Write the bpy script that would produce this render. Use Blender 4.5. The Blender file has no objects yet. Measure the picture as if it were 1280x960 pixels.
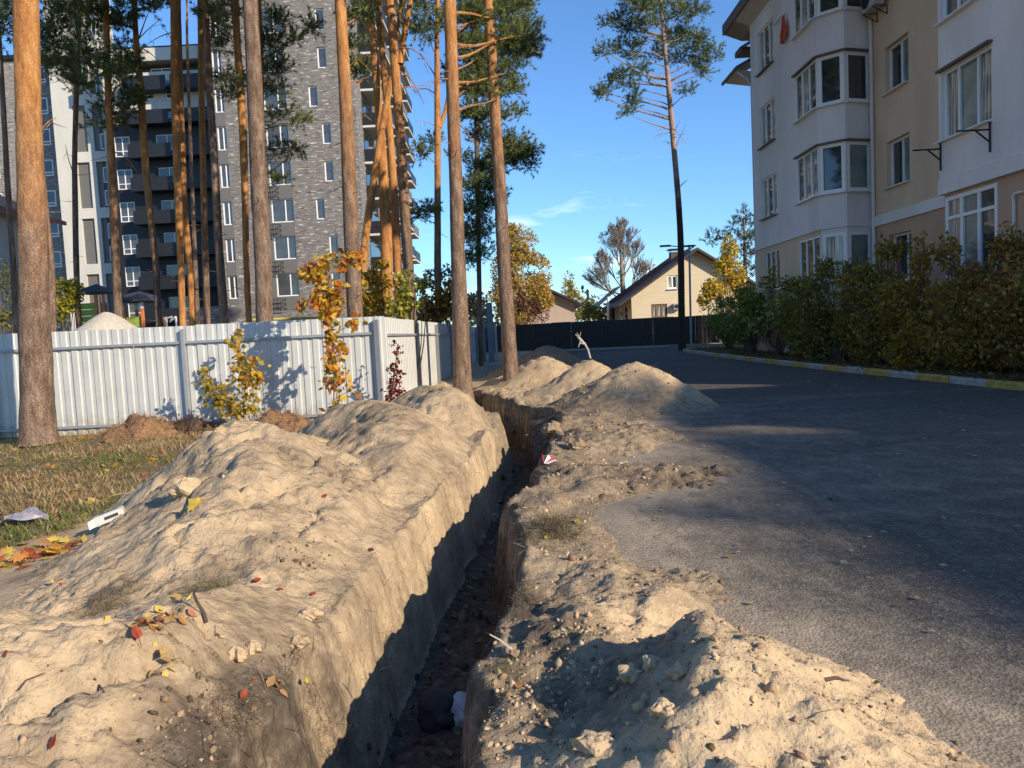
import bpy, math, random
import numpy as np
from mathutils import Vector, Matrix
rnd = random.Random(7); RNG = np.random.default_rng(7)
C = bpy.context.scene.collection; SC = bpy.context.scene
R_ = math.radians
# ------------------------------------------------------------------ camera
EYE = np.array([0, 0, 1.35]); PIT = R_(4.0); YAW = R_(0.3); ROLL = .049; FPX = 960.
cF = np.array([-math.sin(YAW)*math.cos(PIT), math.cos(YAW)*math.cos(PIT), -math.sin(PIT)])
_r = np.cross(cF, [0, 0, 1]); _r /= np.linalg.norm(_r); _u = np.cross(_r, cF)
cR = math.cos(ROLL)*_r - math.sin(ROLL)*_u; cU = math.sin(ROLL)*_r + math.cos(ROLL)*_u
def _d(px, py): return cF*FPX + cR*(px-640) - cU*(py-480)
def P(px, py, Y): d = _d(px, py); return EYE + d*(Y/d[1])        # point at depth Y
def G(px, py, z=0.): d = _d(px, py); return EYE + d*((z-EYE[2])/d[2])   # point at height z
cam = bpy.data.cameras.new('camera'); camo = bpy.data.objects.new('camera', cam); C.objects.link(camo)
M = Matrix.Identity(4)
for i in range(3): M[i][0] = cR[i]; M[i][1] = cU[i]; M[i][2] = -cF[i]; M[i][3] = EYE[i]
camo.matrix_world = M
cam.sensor_width = 36; cam.lens = 36*FPX/1280; cam.clip_start = .05; cam.clip_end = 3000
SC.camera = camo
# ------------------------------------------------------------------ light
SUN_EL = R_(25); SUN_AZ = R_(-40)           # azimuth of the sun from +X, towards -Y
sdir = Vector((math.cos(SUN_AZ)*math.cos(SUN_EL), math.sin(SUN_AZ)*math.cos(SUN_EL), math.sin(SUN_EL)))
W = bpy.data.worlds.new('World'); SC.world = W; W.use_nodes = True
nt = W.node_tree; nt.nodes.clear()
sky = nt.nodes.new('ShaderNodeTexSky'); sky.sky_type = 'NISHITA'; sky.sun_disc = False
sky.sun_elevation = SUN_EL; sky.sun_rotation = math.atan2(sdir.x, sdir.y)
sky.air_density = 1.0; sky.dust_density = .15; sky.ozone_density = 5.0; sky.altitude = 100
tc = nt.nodes.new('ShaderNodeTexCoord'); sep = nt.nodes.new('ShaderNodeSeparateXYZ')
mp = nt.nodes.new('ShaderNodeMapping'); mp.inputs['Scale'].default_value = (1.2, 1.2, 5.0); mp.inputs['Location'].default_value = (.35, .2, 0)
nz = nt.nodes.new('ShaderNodeTexNoise'); nz.inputs['Scale'].default_value = 4.2; nz.inputs['Detail'].default_value = 8; nz.inputs['Roughness'].default_value = .62
cr = nt.nodes.new('ShaderNodeValToRGB'); cr.color_ramp.elements[0].position = .56; cr.color_ramp.elements[1].position = .78
hr = nt.nodes.new('ShaderNodeMapRange'); hr.inputs['From Min'].default_value = .22; hr.inputs['From Max'].default_value = .08
mu = nt.nodes.new('ShaderNodeMath'); mu.operation = 'MULTIPLY'
mx = nt.nodes.new('ShaderNodeMixRGB'); mx.inputs['Color2'].default_value = (8.5, 8.8, 9.3, 1)
bg = nt.nodes.new('ShaderNodeBackground'); bg.inputs['Strength'].default_value = .15
out = nt.nodes.new('ShaderNodeOutputWorld'); L = nt.links.new
L(tc.outputs['Generated'], mp.inputs['Vector']); L(mp.outputs[0], nz.inputs['Vector']); L(nz.outputs['Fac'], cr.inputs[0])
L(tc.outputs['Generated'], sep.inputs[0]); L(sep.outputs['Z'], hr.inputs['Value'])
L(cr.outputs[0], mu.inputs[0]); L(hr.outputs[0], mu.inputs[1]); L(mu.outputs[0], mx.inputs['Fac'])
tint = nt.nodes.new('ShaderNodeMixRGB'); tint.blend_type = 'MULTIPLY'; tint.inputs[0].default_value = 1; tint.inputs[2].default_value = (.70, .87, 1.0, 1)
L(sky.outputs[0], tint.inputs[1]); L(tint.outputs[0], mx.inputs['Color1']); L(mx.outputs[0], bg.inputs['Color']); L(bg.outputs[0], out.inputs[0])
sl = bpy.data.lights.new('sun', 'SUN'); sl.energy = 4.6; sl.angle = R_(.55); sl.color = (1, .87, .68)
so = bpy.data.objects.new('sun', sl); C.objects.link(so); so.rotation_euler = (-sdir).to_track_quat('-Z', 'Y').to_euler(); so.location = (20, -20, 30)
SC.view_settings.view_transform = 'Standard'; SC.view_settings.look = 'None'; SC.view_settings.exposure = 0.52; SC.view_settings.gamma = 1
# ------------------------------------------------------------------ materials
MATS = {}
def newmat(name):
    m = bpy.data.materials.new(name); m.use_nodes = True; nt = m.node_tree
    return m, nt, nt.nodes['Principled BSDF'], nt.links.new
def N(nt, t, **kw):
    n = nt.nodes.new(t)
    for k, v in kw.items():
        if k in n.inputs.keys(): n.inputs[k].default_value = v
        else: setattr(n, k, v)
    return n
def ramp(nt, fac, stops):
    r = nt.nodes.new('ShaderNodeValToRGB'); e = r.color_ramp.elements
    while len(e) < len(stops): e.new(.5)
    for q, (p, c) in zip(e, stops): q.position = p; q.color = (*c, 1) if len(c) == 3 else c
    nt.links.new(fac, r.inputs[0]); return r.outputs[0]
def noise(nt, vec, s, d=5, r=.6, scale=None):
    if scale:
        mp = nt.nodes.new('ShaderNodeMapping'); mp.inputs['Scale'].default_value = scale; nt.links.new(vec, mp.inputs[0]); vec = mp.outputs[0]
    n = N(nt, 'ShaderNodeTexNoise', Scale=s, Detail=d, Roughness=r); nt.links.new(vec, n.inputs['Vector']); return n.outputs['Fac']
def mixc(nt, f, a, b, mode='MIX'):
    m = nt.nodes.new('ShaderNodeMixRGB'); m.blend_type = mode
    for v, i in ((f, 0), (a, 1), (b, 2)):
        if isinstance(v, (int, float)): m.inputs[i].default_value = v
        elif isinstance(v, tuple): m.inputs[i].default_value = (*v, 1)
        else: nt.links.new(v, m.inputs[i])
    return m.outputs[0]
def math_(nt, op, a, b=None):
    m = nt.nodes.new('ShaderNodeMath'); m.operation = op
    for v, i in ((a, 0), (b, 1)):
        if v is None: continue
        if isinstance(v, (int, float)): m.inputs[i].default_value = v
        else: nt.links.new(v, m.inputs[i])
    return m.outputs[0]
def bump(nt, b, h, s, d=.02, prev=None):
    n = nt.nodes.new('ShaderNodeBump'); n.inputs['Strength'].default_value = s; n.inputs['Distance'].default_value = d
    nt.links.new(h, n.inputs['Height'])
    if prev is not None: nt.links.new(prev, n.inputs['Normal'])
    nt.links.new(n.outputs[0], b.inputs['Normal']); return n.outputs[0]
def plain(name, col, rough=.6, metal=0, var=.15, scale=6, bs=0., spec=.5):
    if name in MATS: return MATS[name]
    m, nt, b, l = newmat(name); t = nt.nodes.new('ShaderNodeTexCoord').outputs['Object']
    n = noise(nt, t, scale, 6); n2 = noise(nt, t, scale*.13, 3)
    a = tuple(max(0, c*(1-var)) for c in col); c2 = tuple(min(1, c*(1+var)) for c in col)
    c = ramp(nt, n, [(.3, a), (.7, c2)]); c = mixc(nt, .35, c, ramp(nt, n2, [(.35, a), (.65, c2)]))
    l(c, b.inputs['Base Color']); b.inputs['Roughness'].default_value = rough; b.inputs['Metallic'].default_value = metal
    b.inputs['Specular IOR Level'].default_value = spec
    if bs: bump(nt, b, n, bs, .01)
    MATS[name] = m; return m
def soilmat():                                              # sand, topsoil and grass soil; attribute 'soil' 0 sand .. 1 dark soil, 'grassy'
    m, nt, b, l = newmat('sand_and_soil'); t = nt.nodes.new('ShaderNodeTexCoord').outputs['Object']
    geo = nt.nodes.new('ShaderNodeNewGeometry').outputs['Position']
    a = N(nt, 'ShaderNodeAttribute', attribute_name='soil').outputs['Fac']; g = N(nt, 'ShaderNodeAttribute', attribute_name='grassy').outputs['Fac']
    n1 = noise(nt, geo, 1.7, 6, .6); n2 = noise(nt, geo, 14, 6, .65); n3 = noise(nt, geo, 90, 4, .6); n4 = noise(nt, geo, 5, 5, .7)
    sand = ramp(nt, n1, [(.3, (.40, .285, .175)), (.5, (.52, .385, .235)), (.72, (.60, .45, .275))])
    sand = mixc(nt, .35, sand, ramp(nt, n2, [(.3, (.31, .225, .145)), (.6, (.54, .40, .25)), (.8, (.66, .51, .33))]))
    shadow_speck = ramp(nt, n3, [(.33, (1, 1, 1)), (.41, (0, 0, 0))]); sand = mixc(nt, math_(nt, 'MULTIPLY', shadow_speck, .7), sand, (.14, .10, .065)); n5 = noise(nt, geo, 42, 4, .7); sand = mixc(nt, math_(nt, 'MULTIPLY', ramp(nt, n5, [(.30, (1, 1, 1)), (.37, (0, 0, 0))]), .6), sand, (.17, .125, .08))  # both speck layers paint tiny shadows between the sand grains
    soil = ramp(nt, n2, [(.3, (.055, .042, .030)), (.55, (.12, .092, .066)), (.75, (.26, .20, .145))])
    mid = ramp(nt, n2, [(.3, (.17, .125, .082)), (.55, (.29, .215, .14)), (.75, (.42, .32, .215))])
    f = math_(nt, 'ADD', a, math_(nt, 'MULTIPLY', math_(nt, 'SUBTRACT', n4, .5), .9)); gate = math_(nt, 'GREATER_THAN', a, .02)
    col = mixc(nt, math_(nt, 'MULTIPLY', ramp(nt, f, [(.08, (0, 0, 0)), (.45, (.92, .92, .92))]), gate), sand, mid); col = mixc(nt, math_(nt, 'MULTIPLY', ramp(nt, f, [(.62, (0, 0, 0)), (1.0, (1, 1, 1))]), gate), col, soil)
    gr = ramp(nt, n4, [(.3, (.13, .10, .05)), (.5, (.20, .145, .08)), (.62, (.10, .12, .045)), (.8, (.24, .17, .10))])
    col = mixc(nt, g, col, gr)
    l(col, b.inputs['Base Color']); b.inputs['Roughness'].default_value = .95; b.inputs['Specular IOR Level'].default_value = .15
    p = bump(nt, b, n3, .5, .008); p = bump(nt, b, n2, .55, .035, p); v = N(nt, 'ShaderNodeTexVoronoi', Scale=38.0); l(geo, v.inputs['Vector'])
    bump(nt, b, v.outputs['Distance'], .35, .012, p)
    return m
def asphaltmat():
    m, nt, b, l = newmat('dusty_asphalt'); geo = nt.nodes.new('ShaderNodeNewGeometry').outputs['Position']
    d = N(nt, 'ShaderNodeAttribute', attribute_name='dust').outputs['Fac']
    n1 = noise(nt, geo, 1.3, 7, .7, (.6, 1.3, 1)); n2 = noise(nt, geo, 180, 3, .6); n3 = noise(nt, geo, 6, 6, .7, (1, .5, 1)); n0 = noise(nt, geo, .35, 4, .55)
    base = ramp(nt, n2, [(.3, (.045, .040, .034)), (.55, (.082, .073, .062)), (.72, (.22, .195, .16))])
    base = mixc(nt, ramp(nt, n0, [(.4, (0, 0, 0)), (.65, (.5, .5, .5))]), base, (.125, .11, .092))
    v = N(nt, 'ShaderNodeTexVoronoi', Scale=75.0); l(geo, v.inputs['Vector']); sc_ = nt.nodes.new('ShaderNodeSeparateColor'); l(v.outputs['Color'], sc_.inputs[0])
    agg = ramp(nt, sc_.outputs[0], [(.0, (.55, .55, .55)), (.6, (1, 1, 1)), (.86, (1.25, 1.22, 1.18)), (.95, (2.6, 2.5, 2.3))]); base = mixc(nt, .55, base, agg, 'MULTIPLY')
    nb = noise(nt, geo, 26, 4, .7); base = mixc(nt, .55, base, ramp(nt, nb, [(.3, (.62, .62, .62)), (.7, (1.3, 1.28, 1.24))]), 'MULTIPLY')
    vc = N(nt, 'ShaderNodeTexVoronoi', Scale=.33, feature='DISTANCE_TO_EDGE'); dm = nt.nodes.new('ShaderNodeMixRGB'); dm.inputs[0].default_value = .12; q_ = N(nt, 'ShaderNodeTexNoise', Scale=1.6, Detail=7.0); l(geo, q_.inputs['Vector']); l(geo, dm.inputs[1]); l(q_.outputs['Color'], dm.inputs[2]); dm.blend_type = 'ADD'; l(dm.outputs[0], vc.inputs['Vector'])
    base = mixc(nt, math_(nt, 'MULTIPLY', ramp(nt, vc.outputs['Distance'], [(.0, (1, 1, 1)), (.006, (0, 0, 0))]), .55), base, (.02, .018, .016))
    spots = ramp(nt, n3, [(.27, (1, 1, 1)), (.33, (0, 0, 0))]); base = mixc(nt, math_(nt, 'MULTIPLY', spots, .5), base, (.022, .022, .024))
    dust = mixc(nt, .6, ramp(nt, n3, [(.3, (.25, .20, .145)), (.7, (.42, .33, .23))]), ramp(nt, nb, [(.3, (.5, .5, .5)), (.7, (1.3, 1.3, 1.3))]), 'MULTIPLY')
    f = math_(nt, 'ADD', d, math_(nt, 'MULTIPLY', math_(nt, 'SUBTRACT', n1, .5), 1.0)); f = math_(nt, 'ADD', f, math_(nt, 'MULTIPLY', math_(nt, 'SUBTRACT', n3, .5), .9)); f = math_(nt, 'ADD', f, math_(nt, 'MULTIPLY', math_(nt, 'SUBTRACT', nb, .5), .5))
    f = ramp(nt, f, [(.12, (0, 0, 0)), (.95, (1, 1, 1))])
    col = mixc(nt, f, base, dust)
    l(col, b.inputs['Base Color']); b.inputs['Roughness'].default_value = .85; b.inputs['Specular IOR Level'].default_value = .3
    bump(nt, b, nb, .25, .006, bump(nt, b, v.outputs['Distance'], .6, .006)); return m
def barkmat(h0, h1, key):
    m, nt, b, l = newmat('pine_bark_'+key); t = nt.nodes.new('ShaderNodeTexCoord').outputs['Object']
    sp = nt.nodes.new('ShaderNodeSeparateXYZ'); l(t, sp.inputs[0])
    n1 = noise(nt, t, 9, 6, .7, (1, 1, .28)); n2 = noise(nt, t, 30, 5, .7, (1, 1, .3)); n3 = noise(nt, t, 2.2, 4, .6)
    mpv = N(nt, 'ShaderNodeMapping'); mpv.inputs['Scale'].default_value = (1, 1, .36); dm = nt.nodes.new('ShaderNodeMixRGB'); dm.inputs[0].default_value = .13; nn_ = N(nt, 'ShaderNodeTexNoise', Scale=11.0, Detail=4.0); l(t, nn_.inputs['Vector']); l(t, dm.inputs[1]); l(nn_.outputs['Color'], dm.inputs[2]); l(dm.outputs[0], mpv.inputs[0])
    vo = N(nt, 'ShaderNodeTexVoronoi', Scale=48.0, feature='DISTANCE_TO_EDGE'); l(mpv.outputs[0], vo.inputs['Vector']); crack = ramp(nt, vo.outputs['Distance'], [(.0, (0, 0, 0)), (.16, (1, 1, 1))])
    lo = ramp(nt, n1, [(.33, (.11, .07, .048)), (.5, (.235, .155, .11)), (.68, (.40, .285, .21))]); lo = mixc(nt, math_(nt, 'ADD', math_(nt, 'MULTIPLY', crack, .7), .3), (.05, .033, .024), lo)
    hi = ramp(nt, n1, [(.3, (.24, .09, .032)), (.5, (.48, .22, .075)), (.7, (.64, .35, .14))])
    z = math_(nt, 'ADD', sp.outputs['Z'], math_(nt, 'MULTIPLY', math_(nt, 'SUBTRACT', n3, .5), 3.2))
    mr = N(nt, 'ShaderNodeMapRange'); mr.inputs['From Min'].default_value = h0; mr.inputs['From Max'].default_value = h1; l(z, mr.inputs['Value'])
    hi = mixc(nt, math_(nt, 'ADD', math_(nt, 'MULTIPLY', crack, .35), .65), (.16, .06, .025), hi)
    l(mixc(nt, mr.outputs[0], lo, hi), b.inputs['Base Color']); b.inputs['Roughness'].default_value = .9; b.inputs['Specular IOR Level'].default_value = .2
    p = bump(nt, b, n1, .9, .03); p = bump(nt, b, n2, .7, .012, p); bump(nt, b, crack, .5, .012, p); return m
def leafmat(name, trans=.35, rough=.6):                      # colour from vertex attribute Col
    m, nt, b, l = newmat(name); a = N(nt, 'ShaderNodeAttribute', attribute_name='Col').outputs['Color']
    l(a, b.inputs['Base Color']); b.inputs['Roughness'].default_value = rough; b.inputs['Specular IOR Level'].default_value = .3
    tr = nt.nodes.new('ShaderNodeBsdfTranslucent'); l(a, tr.inputs[0]); mxs = nt.nodes.new('ShaderNodeMixShader'); mxs.inputs[0].default_value = trans
    l(b.outputs[0], mxs.inputs[1]); l(tr.outputs[0], mxs.inputs[2]); l(mxs.outputs[0], nt.nodes['Material Output'].inputs[0]); return m
def stucco(name, col, streak=.2):
    m, nt, b, l = newmat(name); t = nt.nodes.new('ShaderNodeTexCoord').outputs['Object']
    n1 = noise(nt, t, .5, 5, .6, (1, 1, .35)); n2 = noise(nt, t, 60, 3); n3 = noise(nt, t, 2.2, 5, .6, (1, 1, .15))
    c = ramp(nt, n1, [(.3, tuple(x*(1-streak) for x in col)), (.7, tuple(min(1, x*(1+streak*.5)) for x in col))])
    c = mixc(nt, math_(nt, 'MULTIPLY', ramp(nt, n3, [(.5, (0, 0, 0)), (.8, (1, 1, 1))]), .25), c, tuple(x*.7 for x in col))
    l(c, b.inputs['Base Color']); b.inputs['Roughness'].default_value = .9; b.inputs['Specular IOR Level'].default_value = .2; bump(nt, b, n2, .35, .01); return m
def brickmat(name, c1, c2, mort, sc=1., bias=0., w=.5, h=.15, pale=None):
    m, nt, b, l = newmat(name); t = nt.nodes.new('ShaderNodeTexCoord').outputs['Object']
    s = nt.nodes.new('ShaderNodeSeparateXYZ'); l(t, s.inputs[0]); cm = nt.nodes.new('ShaderNodeCombineXYZ')
    l(math_(nt, 'ADD', s.outputs['X'], s.outputs['Y']), cm.inputs[0]); l(s.outputs['Z'], cm.inputs[1])
    br = N(nt, 'ShaderNodeTexBrick', Scale=sc); br.inputs['Color1'].default_value = (*c1, 1); br.inputs['Color2'].default_value = (*c2, 1); br.inputs['Mortar'].default_value = (*mort, 1)
    br.inputs['Brick Width'].default_value = w; br.inputs['Row Height'].default_value = h; br.inputs['Mortar Size'].default_value = .012; br.inputs['Bias'].default_value = bias
    l(cm.outputs[0], br.inputs['Vector']); c = br.outputs['Color']
    if pale:
        n = noise(nt, cm.outputs[0], 1.0, 2, .5, (1.5, 7.5, 1)); c = mixc(nt, ramp(nt, n, [(.60, (0, 0, 0)), (.66, (1, 1, 1))]), c, pale)
        n = noise(nt, cm.outputs[0], 1.0, 2, .5, (1.9, 8.5, 3)); c = mixc(nt, ramp(nt, n, [(.34, (1, 1, 1)), (.42, (0, 0, 0))]), c, tuple(x*.45 for x in c1))
    l(c, b.inputs['Base Color']); b.inputs['Roughness'].default_value = .85; return m
def glassmat(name, tint, rough=.04, cur=None):
    m, nt, b, l = newmat(name); t = nt.nodes.new('ShaderNodeTexCoord').outputs['Object']; n = noise(nt, t, 1.3, 4, .6); n2 = noise(nt, t, 3, 3, .5, (6, 6, .2))
    c = ramp(nt, n, [(.35, tuple(x*.5 for x in tint)), (.7, tint)])
    if cur: c = mixc(nt, ramp(nt, n2, [(.42, (0, 0, 0)), (.55, (1, 1, 1))]), c, cur)
    l(c, b.inputs['Base Color']); b.inputs['Roughness'].default_value = rough; b.inputs['IOR'].default_value = 1.9
    bump(nt, b, noise(nt, t, .9, 2), .12, .02); return m
M_SOIL = soilmat(); M_ASPH = asphaltmat()
BARK = {'low': barkmat(2.6, 5.6, 'low'), 'mid': barkmat(4.0, 8.0, 'mid'), 'high': barkmat(9, 16, 'high'), 'young': barkmat(-1.5, 2.0, 'young')}
M_NEED = leafmat('pine_needles', .25, .55); M_LEAF = leafmat('leaves', .42, .5); M_LITTER = leafmat('dry_leaves', .2, .7)
M_ZINC = plain('galvanised_sheet', (.55, .55, .525), .45, .14, .12, 2.2, .12)
def _mud():
    nt = M_ZINC.node_tree; b = nt.nodes['Principled BSDF']; old = b.inputs['Base Color'].links[0].from_socket; g = nt.nodes.new('ShaderNodeNewGeometry').outputs['Position']; sp_ = nt.nodes.new('ShaderNodeSeparateXYZ'); nt.links.new(g, sp_.inputs[0])
    n = noise(nt, g, 7, 6, .7); z = N(nt, 'ShaderNodeMapRange'); z.inputs['From Min'].default_value = .55; z.inputs['From Max'].default_value = -.15; nt.links.new(sp_.outputs['Z'], z.inputs['Value'])
    f = math_(nt, 'MULTIPLY', ramp(nt, math_(nt, 'ADD', math_(nt, 'MULTIPLY', z.outputs[0], .7), math_(nt, 'SUBTRACT', n, .5)), [(.35, (0, 0, 0)), (.8, (1, 1, 1))]), .8)
    n2 = noise(nt, g, 3, 5, .7, (5, 5, .5)); c = mixc(nt, math_(nt, 'MULTIPLY', ramp(nt, n2, [(.5, (0, 0, 0)), (.75, (1, 1, 1))]), .28), old, (.33, .31, .27)); nt.links.new(mixc(nt, f, c, (.30, .22, .14)), b.inputs['Base Color'])
_mud()
M_POST = plain('grey_steel', (.36, .37, .39), .5, .4, .15, 6)
M_POSTD = plain('dark_grey_steel', (.20, .215, .235), .5, .3, .15, 6)
M_WHITE_ST = stucco('white_stucco', (.80, .735, .69)); M_TAN = stucco('tan_stucco', (.74, .545, .375)); M_TAND = stucco('brown_stucco', (.58, .37, .255))
M_PVC = plain('white_frame', (.80, .78, .76), .4, 0, .04, 4); M_GL = glassmat('window_glass', (.035, .05, .055)); M_GLC = glassmat('window_glass_with_curtain', (.10, .12, .11), .05, (.48, .46, .38))
M_GLG = glassmat('greenish_window_glass', (.20, .28, .26), .08); M_BRACK = plain('black_iron', (.02, .02, .022), .5, .3)
M_TIN = plain('brown_metal_trim', (.13, .085, .07), .5, .2); M_ROOF = plain('dark_roof_edge', (.085, .06, .055), .6, 0, .2, 5); M_SOFFIT = plain('cream_soffit', (.66, .56, .46), .7, 0, .08, 4)
M_PIPE = plain('cream_downpipe', (.68, .62, .56), .5, 0, .06, 5)
# ------------------------------------------------------------------ object helpers
def wloc(o):
    v = Vector((0, 0, 0))
    while o is not None: v += o.location; o = o.parent
    return np.array(v)
def tag(o, label=None, cat=None, group=None, kind=None):
    if label: o['label'] = label
    if cat: o['category'] = cat
    if group: o['group'] = group
    if kind: o['kind'] = kind
    return o
def thing(name, label, cat, loc=(0, 0, 0), group=None, kind=None):
    o = bpy.data.objects.new(name, None); o.location = tuple(float(x) for x in loc); C.objects.link(o); return tag(o, label, cat, group, kind)
def mesh(V, F, name='m', cols=None, attrs=None, smooth=False, mats=(), mi=None):
    me = bpy.data.meshes.new(name); V = np.asarray(V, np.float32)
    if isinstance(F, np.ndarray):
        nf, k = F.shape; me.vertices.add(len(V)); me.vertices.foreach_set('co', V.ravel()); me.loops.add(nf*k)
        me.loops.foreach_set('vertex_index', F.astype(np.int32).ravel()); me.polygons.add(nf)
        me.polygons.foreach_set('loop_start', np.arange(nf, dtype=np.int32)*k); me.update(calc_edges=True)
    else: me.from_pydata([tuple(map(float, v)) for v in V], [], [tuple(f) for f in F])
    for m in mats: me.materials.append(m)
    if mi is not None: me.polygons.foreach_set('material_index', np.asarray(mi, np.int32))
    if cols is not None:
        a = me.color_attributes.new('Col', 'FLOAT_COLOR', 'POINT'); c = np.ones((len(V), 4), np.float32); c[:, :3] = cols; a.data.foreach_set('color', c.ravel())
    for k, v in (attrs or {}).items():
        a = me.attributes.new(k, 'FLOAT', 'POINT'); a.data.foreach_set('value', np.asarray(v, np.float32))
    if smooth: me.polygons.foreach_set('use_smooth', np.ones(len(me.polygons), bool))
    me.update(); return me
def obj(name, me, parent=None, loc=(0, 0, 0)):
    o = bpy.data.objects.new(name, me); C.objects.link(o); o.parent = parent; o.location = tuple(float(x) for x in loc); return o
class MB:
    """collects shapes given in world coordinates; build() links ONE mesh object whose origin is its parent's base (or loc)"""
    def __init__(s): s.v = []; s.f = []; s.m = []; s.mats = []
    def add(s, V, F, mat):
        if mat not in s.mats: s.mats.append(mat)
        k = s.mats.index(mat); n = len(s.v); s.v += [tuple(map(float, v)) for v in V]
        for f in F: s.f.append(tuple(i+n for i in f)); s.m.append(k)
        return s
    def box(s, c, d, mat, ax=None):                       # centre, full sizes, optional axes (3 unit vectors)
        c = np.array(c, float); ax = np.eye(3) if ax is None else np.array(ax, float); V = []
        for z in (-.5, .5):
            for y in (-.5, .5):
                for x in (-.5, .5): V.append(c + ax[0]*d[0]*x + ax[1]*d[1]*y + ax[2]*d[2]*z)
        return s.add(V, [(0, 2, 3, 1), (4, 5, 7, 6), (0, 1, 5, 4), (2, 6, 7, 3), (0, 4, 6, 2), (1, 3, 7, 5)], mat)
    def bx(s, x0, x1, y0, y1, z0, z1, mat): return s.box(((x0+x1)/2, (y0+y1)/2, (z0+z1)/2), (abs(x1-x0), abs(y1-y0), abs(z1-z0)), mat)
    def tube(s, pts, rad, mat, n=8, cap=True):
        V, F = tube(pts, rad, n, cap); return s.add(V, F, mat)
    def prism(s, poly, vec, mat):                         # planar polygon extruded along vec
        poly = [np.array(p, float) for p in poly]; vec = np.array(vec, float); k = len(poly)
        V = poly + [p+vec for p in poly]; F = [tuple(range(k))[::-1], tuple(range(k, 2*k))] + [(i, (i+1) % k, (i+1) % k+k, i+k) for i in range(k)]
        return s.add(V, F, mat)
    def build(s, name, parent=None, loc=None, smooth=False):
        base = wloc(parent) if parent is not None else np.zeros(3); l = np.zeros(3) if loc is None else np.array(loc, float) - base
        me = bpy.data.meshes.new(name); off = base+l
        me.from_pydata([tuple(np.array(v)-off) for v in s.v], [], s.f)
        for m in s.mats: me.materials.append(m)
        me.polygons.foreach_set('material_index', np.array(s.m, np.int32))
        if smooth: me.polygons.foreach_set('use_smooth', np.ones(len(me.polygons), bool))
        me.update(); return obj(name, me, parent, l)
def tube(pts, rad, n=8, cap=True, jit=0.):
    pts = [np.array(p, float) for p in pts]; k = len(pts); rad = [rad]*k if isinstance(rad, (int, float)) else list(rad); V = []; F = []
    t0 = pts[1]-pts[0]; a = np.cross(t0, [0, 0, 1.]); a = a if np.linalg.norm(a) > 1e-4*np.linalg.norm(t0) else np.array([1., 0, 0])
    for i in range(k):
        t = pts[min(i+1, k-1)]-pts[max(i-1, 0)]; t /= np.linalg.norm(t)+1e-9; a = a-t*np.dot(a, t); a /= np.linalg.norm(a)+1e-9; b = np.cross(t, a)
        for j in range(n):
            w = 2*math.pi*j/n; r = rad[i]*(1+(rnd.uniform(-jit, jit) if jit else 0)); V.append(pts[i]+(a*math.cos(w)+b*math.sin(w))*r)
    for i in range(k-1):
        for j in range(n): F.append((i*n+j, i*n+(j+1) % n, (i+1)*n+(j+1) % n, (i+1)*n+j))
    if cap: F.append(tuple(range(n))[::-1]); F.append(tuple(range((k-1)*n, k*n)))
    return V, F
# ------------------------------------------------------------------ numpy noise
def _h(ix, iy, s):
    n = (ix.astype(np.int64)*374761393 + iy.astype(np.int64)*668265263 + s*974634777) & 0xffffffff
    n = ((n ^ (n >> 13))*1274126177) & 0xffffffff; n = n ^ (n >> 16); return (n & 0xffff)/65535.
def vn(x, y, s=0):
    x = np.asarray(x, float); y = np.asarray(y, float); ix = np.floor(x); iy = np.floor(y); fx = x-ix; fy = y-iy; fx = fx*fx*(3-2*fx); fy = fy*fy*(3-2*fy)
    a = _h(ix, iy, s); b = _h(ix+1, iy, s); c = _h(ix, iy+1, s); d = _h(ix+1, iy+1, s); return (a*(1-fx)+b*fx)*(1-fy)+(c*(1-fx)+d*fx)*fy - .5
def fbm(x, y, f, o=4, s=0, g=.5):
    r = 0; a = 1
    for i in range(o): r = r+a*vn(np.asarray(x)*f+13.1*i, np.asarray(y)*f+7.7*i, s+i); a *= g; f *= 2.03
    return r
def sm(a, b, x): t = np.clip((x-a)/(b-a), 0, 1); return t*t*(3-2*t)
# ------------------------------------------------------------------ terrain shape
def lipL(y): return np.interp(y, [0, 3, 5, 7, 9, 11, 12.5, 14, 16, 18, 22], [-.86, -.83, -.74, -.53, -.28, -.17, -.4, -.8, -1.1, -1.5, -2.0]) + .05*fbm(y*0+3, y, 1.3, 3, 5)*2
def lipR(y): return np.interp(y, [0, 2.5, 4, 5.5, 6.8, 8.6, 10, 11.2, 12, 12.6, 13.5, 15.5, 18, 22], [-.12, -.15, -.12, -.05, .10, .38, .52, .60, .56, .35, .0, -.45, -1.0, -1.7]) + .09*fbm(y*0+9, y, 1.9, 4, 8)*2
def edge(y): return np.interp(y, [0, 1.5, 2.35, 3, 3.5, 4, 5.2, 5.8, 6.3, 6.7, 7.2, 7.7, 8.3, 9, 10, 11, 12, 14, 16, 20, 26, 40], [1.8, 1.5, 1.25, 1.0, .8, .6, .5, .65, 1.3, 1.35, .85, .95, 1.35, 1.2, 1.4, 2.0, 2.6, 2.7, 2.4, 1.9, 1.5, 1.3])
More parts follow.
